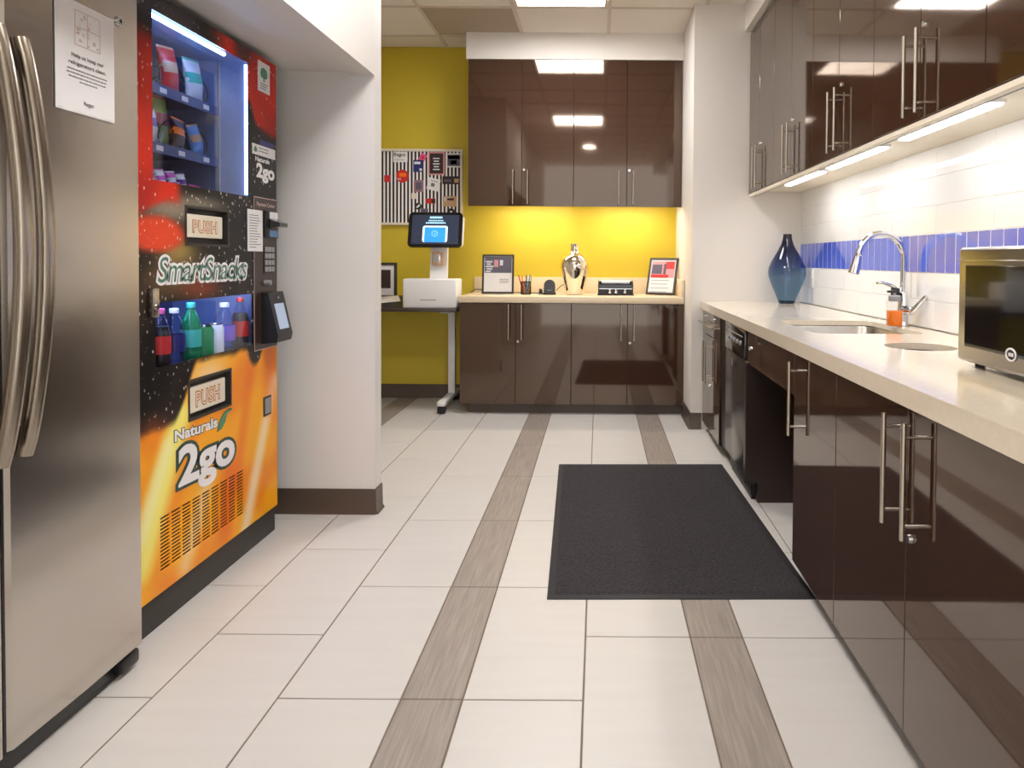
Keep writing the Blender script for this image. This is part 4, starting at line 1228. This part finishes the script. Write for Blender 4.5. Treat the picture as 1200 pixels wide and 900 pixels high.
t = thing('check_in_kiosk', 'white check-in kiosk with tilted tablet screen standing on the desk', 'kiosk', (-1.18, 5.15, .738))
S().box(-1.372, -.994, 5.03, 5.24, .738, .945, .012, 3).build('printer_base', 'white', t)
S().box(-1.25, -1.135, 5.028, 5.031, .797, .8, 0).build('paper_slot', 'charcoal', t)
S().prism([(5.10, .945), (5.16, .945), (5.185, 1.25), (5.15, 1.25)], lambda p: (-1.197, p[0], p[1]), lambda p: (-1.08, p[0], p[1])).build('column', 'white', t)
S().box(-1.18, -1.1, 5.09, 5.115, 1.04, 1.135, .003).build('scanner', 'c_tan', t)
S().box(-1.172, -1.12, 5.086, 5.092, 1.058, 1.12, .002).build('scanner_window', 'chrome', t)
KM = Matrix.Translation((-1.155, 5.085, 1.292)) @ Matrix.Rotation(math.radians(-14), 4, 'X')
s = S()
s.prism(rrect(-.19, .19, -.128, .128, .03), lambda p: KM @ Vector((p[0], .0, p[1])), lambda p: KM @ Vector((p[0], .022, p[1])))
s.build('tablet', 'black_gloss', t)
S().prism(rrect(-.175, .195, -.118, .118, .03), lambda p: KM @ Vector((p[0], .022, p[1])), lambda p: KM @ Vector((p[0], .045, p[1]))).build('tablet_back', 'white', t)
sc = S().box(-.165, .165, -.0012, .002, -.105, .108, mtx=KM).build('screen', mat('screen_dark', (44, 50, 66), .15, emit=.3), t)
blue_e, pale_e, ltx = mat('screen_blue', (48, 140, 220), .2, emit=.36), mat('screen_pale', (206, 228, 240), .2, emit=.4), mat('screen_text', (150, 200, 235), .2, emit=.5)
S().prism(rrect(-.088, .088, -.092, .028, .016), lambda p: KM @ Vector((p[0], -.0012, p[1])), lambda p: KM @ Vector((p[0], -.0024, p[1]))).build('screen_card', pale_e, sc)
S().prism(rrect(-.074, .074, -.092, .016, .006), lambda p: KM @ Vector((p[0], -.0024, p[1])), lambda p: KM @ Vector((p[0], -.0034, p[1]))).build('screen_card_inner', blue_e, sc)
S().tube([KM @ Vector((-.002 + .02 * math.cos(a / 24 * 2 * math.pi), -.0036, -.03 + .02 * math.sin(a / 24 * 2 * math.pi))) for a in range(25)], .0016, 6).build('screen_circle', ltx, sc)
S().tube([KM @ Vector(q) for q in ((-.01, -.004, -.03), (-.004, -.004, -.038), (.008, -.004, -.022))], .0016, 6).build('screen_tick', ltx, sc)
for (a, b, c, d) in ((-.042, .046, .082, .096), (-.05, .054, .062, .070), (-.068, .07, .044, .054)):
    s = S(); x = a
    while x < b - .004:
        w = random.uniform(.008, .02); s.box(x, min(x + w, b), -.0022, -.0012, c, d, mtx=KM); x += w + .003
    s.build('screen_lettering', ltx, sc)

t = thing('document_stand', 'dark sloping document stand with loose paper slips at the desk edge', 'stand', (-1.55, 5.25, .738))
S().prism([(5.05, .7385), (5.4, .7385), (5.4, .81)], lambda p: (-1.75, p[0], p[1]), lambda p: (-1.40, p[0], p[1])).build('slope', 'black', t)
o = S().box(-.07, .07, -.09, .09, 0, .0012, mtx=Matrix.Translation((-1.53, 5.27, .7875)) @ Matrix.Rotation(math.radians(11.6), 4, 'X') @ Matrix.Rotation(.35, 4, 'Z')).build('paper_slip', 'paper')
tag(o, 'white paper slip resting on the sloping stand next to the dark frame', 'paper')
o = S().box(-.05, .05, -.08, .08, 0, .0012, mtx=Matrix.Translation((-1.36, 5.33, .803)) @ Matrix.Rotation(math.radians(11.6), 4, 'X') @ Matrix.Rotation(-.2, 4, 'Z')).build('paper_slip', 'paper')
tag(o, 'white paper slip lying toward the white kiosk on the sloping stand', 'paper')
t = thing('photo_frame', 'dark frame with white mount standing behind the paper slips on the desk', 'picture frame', (-1.65, 5.46, .738))
s = S()
for a in ((-1.79, -1.77, .739, 1.055), (-1.553, -1.533, .739, 1.055), (-1.77, -1.553, .739, .759), (-1.77, -1.553, 1.035, 1.055)):
    s.box(a[0], a[1], 5.46, 5.478, a[2], a[3])
s.build('frame', 'charcoal', t)
box('mount', -1.77, -1.553, 5.466, 5.474, .759, 1.035, 'paper', t)
box('picture', -1.74, -1.58, 5.4645, 5.466, .86, 1.0, 'c_choc', t)

# ------------------------------------------------------------------ pinboard and cards
def stripes():
    M = mat('striped_cloth', (238, 234, 230), .8)
    nt = M.node_tree
    geo = nt.nodes.new('ShaderNodeNewGeometry'); sp_ = nt.nodes.new('ShaderNodeSeparateXYZ')
    nt.links.new(geo.outputs['Position'], sp_.inputs[0])
    a = nt.nodes.new('ShaderNodeMath'); a.operation = 'MULTIPLY'; a.inputs[1].default_value = 1 / .0283
    b = nt.nodes.new('ShaderNodeMath'); b.operation = 'ADD'; b.inputs[1].default_value = 100.1
    f = nt.nodes.new('ShaderNodeMath'); f.operation = 'FRACT'
    g = nt.nodes.new('ShaderNodeMath'); g.operation = 'GREATER_THAN'; g.inputs[1].default_value = .5
    nt.links.new(sp_.outputs['X'], a.inputs[0]); nt.links.new(a.outputs[0], b.inputs[0]); nt.links.new(b.outputs[0], f.inputs[0]); nt.links.new(f.outputs[0], g.inputs[0])
    mx = nt.nodes.new('ShaderNodeMix'); mx.data_type = 'RGBA'
    mx.inputs['A'].default_value = lin((240, 236, 232)); mx.inputs['B'].default_value = lin((24, 22, 24))
    nt.links.new(g.outputs[0], mx.inputs['Factor'])
    nt.links.new(mx.outputs['Result'], nt.nodes['Principled BSDF'].inputs['Base Color'])
    return M
YBd = YB - .022
t = thing('pinboard', 'black and white striped pinboard in a cream frame on the yellow wall', 'pinboard', (-1.6, YB, 1.345))
bx0, bx1, bz0, bz1 = -2.15, -1.058, 1.345, 1.935
box('striped_panel', bx0 + .012, bx1 - .012, YBd + .004, YB - .001, bz0 + .012, bz1 - .012, stripes(), t)
for a in ((bx0, bx0 + .02, bz0, bz1), (bx1 - .02, bx1, bz0, bz1), (bx0 + .02, bx1 - .02, bz0, bz0 + .02), (bx0 + .02, bx1 - .02, bz1 - .02, bz1)):
    S().box(a[0], a[1], YBd - .006, YB - .001, a[2], a[3], .003, 1).build('frame_rail', 'cream', t)
def card(x0, y0, x1, y1, m_, label, extra=(), rot=0, rnd=0, name='pinned_card'):
    k = .000885
    ax, bx_, az, bz = -1.658 + x0 * k, -1.658 + x1 * k, 1.93 - (y1 - 105) * k, 1.93 - (y0 - 105) * k
    c = Vector(((ax + bx_) / 2, YBd + .0035, (az + bz) / 2))
    t = thing(name, label, 'card', c, 'cards on the pinboard')
    Mx = Matrix.Translation(c) @ Matrix.Rotation(rot, 4, 'Y')
    w, h = (bx_ - ax) / 2, (bz - az) / 2
    r = min(w, h) * (.98 if rnd else .08)
    S().prism(rrect(-w, w, -h, h, r, 5), lambda p: Mx @ Vector((p[0], -.0008, p[1])), lambda p: Mx @ Vector((p[0], .0004, p[1]))).build('sheet', m_, t)
    for (nm, a, b, c_, d, mm) in extra:
        S().box(-w + 2 * w * a, -w + 2 * w * b, -.0014, -.0008, -h + 2 * h * c_, -h + 2 * h * d, mtx=Mx).build(nm, mm, t)
    return t
tc = card(70, 125, 195, 215, 'paper', 'white card with black script wordmark pinned on the striped board', (('print_line', .1, .8, .2, .25, 'ink_grey'),))
text('card_lettering', 'Regus', (-1.59, -1.503, 1.868, 1.905), FY, YBd + .0024, 'ink', tc, offset=.01)
card(95, 280, 205, 395, 'c_red', 'round red-orange card on the striped pinboard', (('print_block', .25, .8, .45, .75, 'c_orange'), ('print_block', .1, .4, .2, .35, 'c_rose')), rnd=1)
card(-10, 330, 45, 390, 'c_red', 'small red card at the stripes edge of the pinboard')
card(245, 195, 335, 300, 'c_navy', 'navy blue card on the striped pinboard', (('print_block', .1, .7, .65, .85, 'c_pale'), ('print_block', .6, .85, .1, .3, 'c_pale')))
card(300, 140, 355, 205, 'c_pink', 'pink flower-shaped card on the striped pinboard', (('print_block', .3, .7, .3, .7, 'c_red'),), .5)
tp = card(375, 125, 520, 325, 'c_rose', 'pink bordered dark poster with white words on the pinboard', (('print_field', .09, .91, .06, .94, 'c_choc'),))
for k in range(5):
    xa, za = -1.658 + 447 * .000885, 1.93 - (282 - 24 * k - 105) * .000885
    wd = .026 - .006 * (k % 2)
    box('print_line', xa - wd, xa + wd, YBd + .0013, YBd + .0021, za, za + .009, 'c_pale', tp)
card(530, 135, 668, 258, 'paper', 'white edged landscape photo on the striped pinboard', (('print_photo', .1, .9, .1, .9, 'c_slate'), ('print_photo', .12, .88, .6, .85, 'c_tan'), ('print_photo', .3, .7, .2, .5, 'c_choc')))
card(500, 335, 660, 405, 'c_choc', 'wide dark brown card on the striped pinboard', (('print_block', .1, .5, .3, .6, 'c_slate'), ('print_block', .65, .9, .2, .7, 'c_tan')))
card(250, 370, 335, 475, 'c_mauve', 'mauve patterned card on the striped pinboard', (('print_block', .2, .8, .2, .8, 'c_slate'),))
card(370, 355, 475, 460, 'paper', 'tilted white sketch card on the striped pinboard', (('print_block', .3, .6, .3, .6, 'ink_grey'), ('print_line', .2, .8, .75, .8, 'ink_grey')), .25)
card(230, 485, 270, 535, 'cream', 'small cream tag on the striped pinboard')
card(355, 530, 440, 575, 'c_red', 'small red and dark ticket on the striped pinboard', (('print_block', .6, .95, .1, .9, 'c_choc'),))
card(505, 510, 625, 600, 'c_tan', 'cream and tan ticket on the striped pinboard', (('print_block', .1, .5, .55, .9, 'cream'), ('print_block', .3, .8, .6, .8, 'c_choc')))
card(260, 570, 320, 630, 'ink', 'black round sticker with white bar on the pinboard', (('print_block', .2, .8, .4, .65, 'paper'),), -.7, 1)
card(310, 620, 375, 675, 'c_slate', 'grey card tucked behind the kiosk screen top on the pinboard')
card(545, 615, 610, 680, 'ink', 'black sticker with white star centre on the pinboard', (('print_block', .35, .65, .35, .65, 'paper'),), 0, 1)
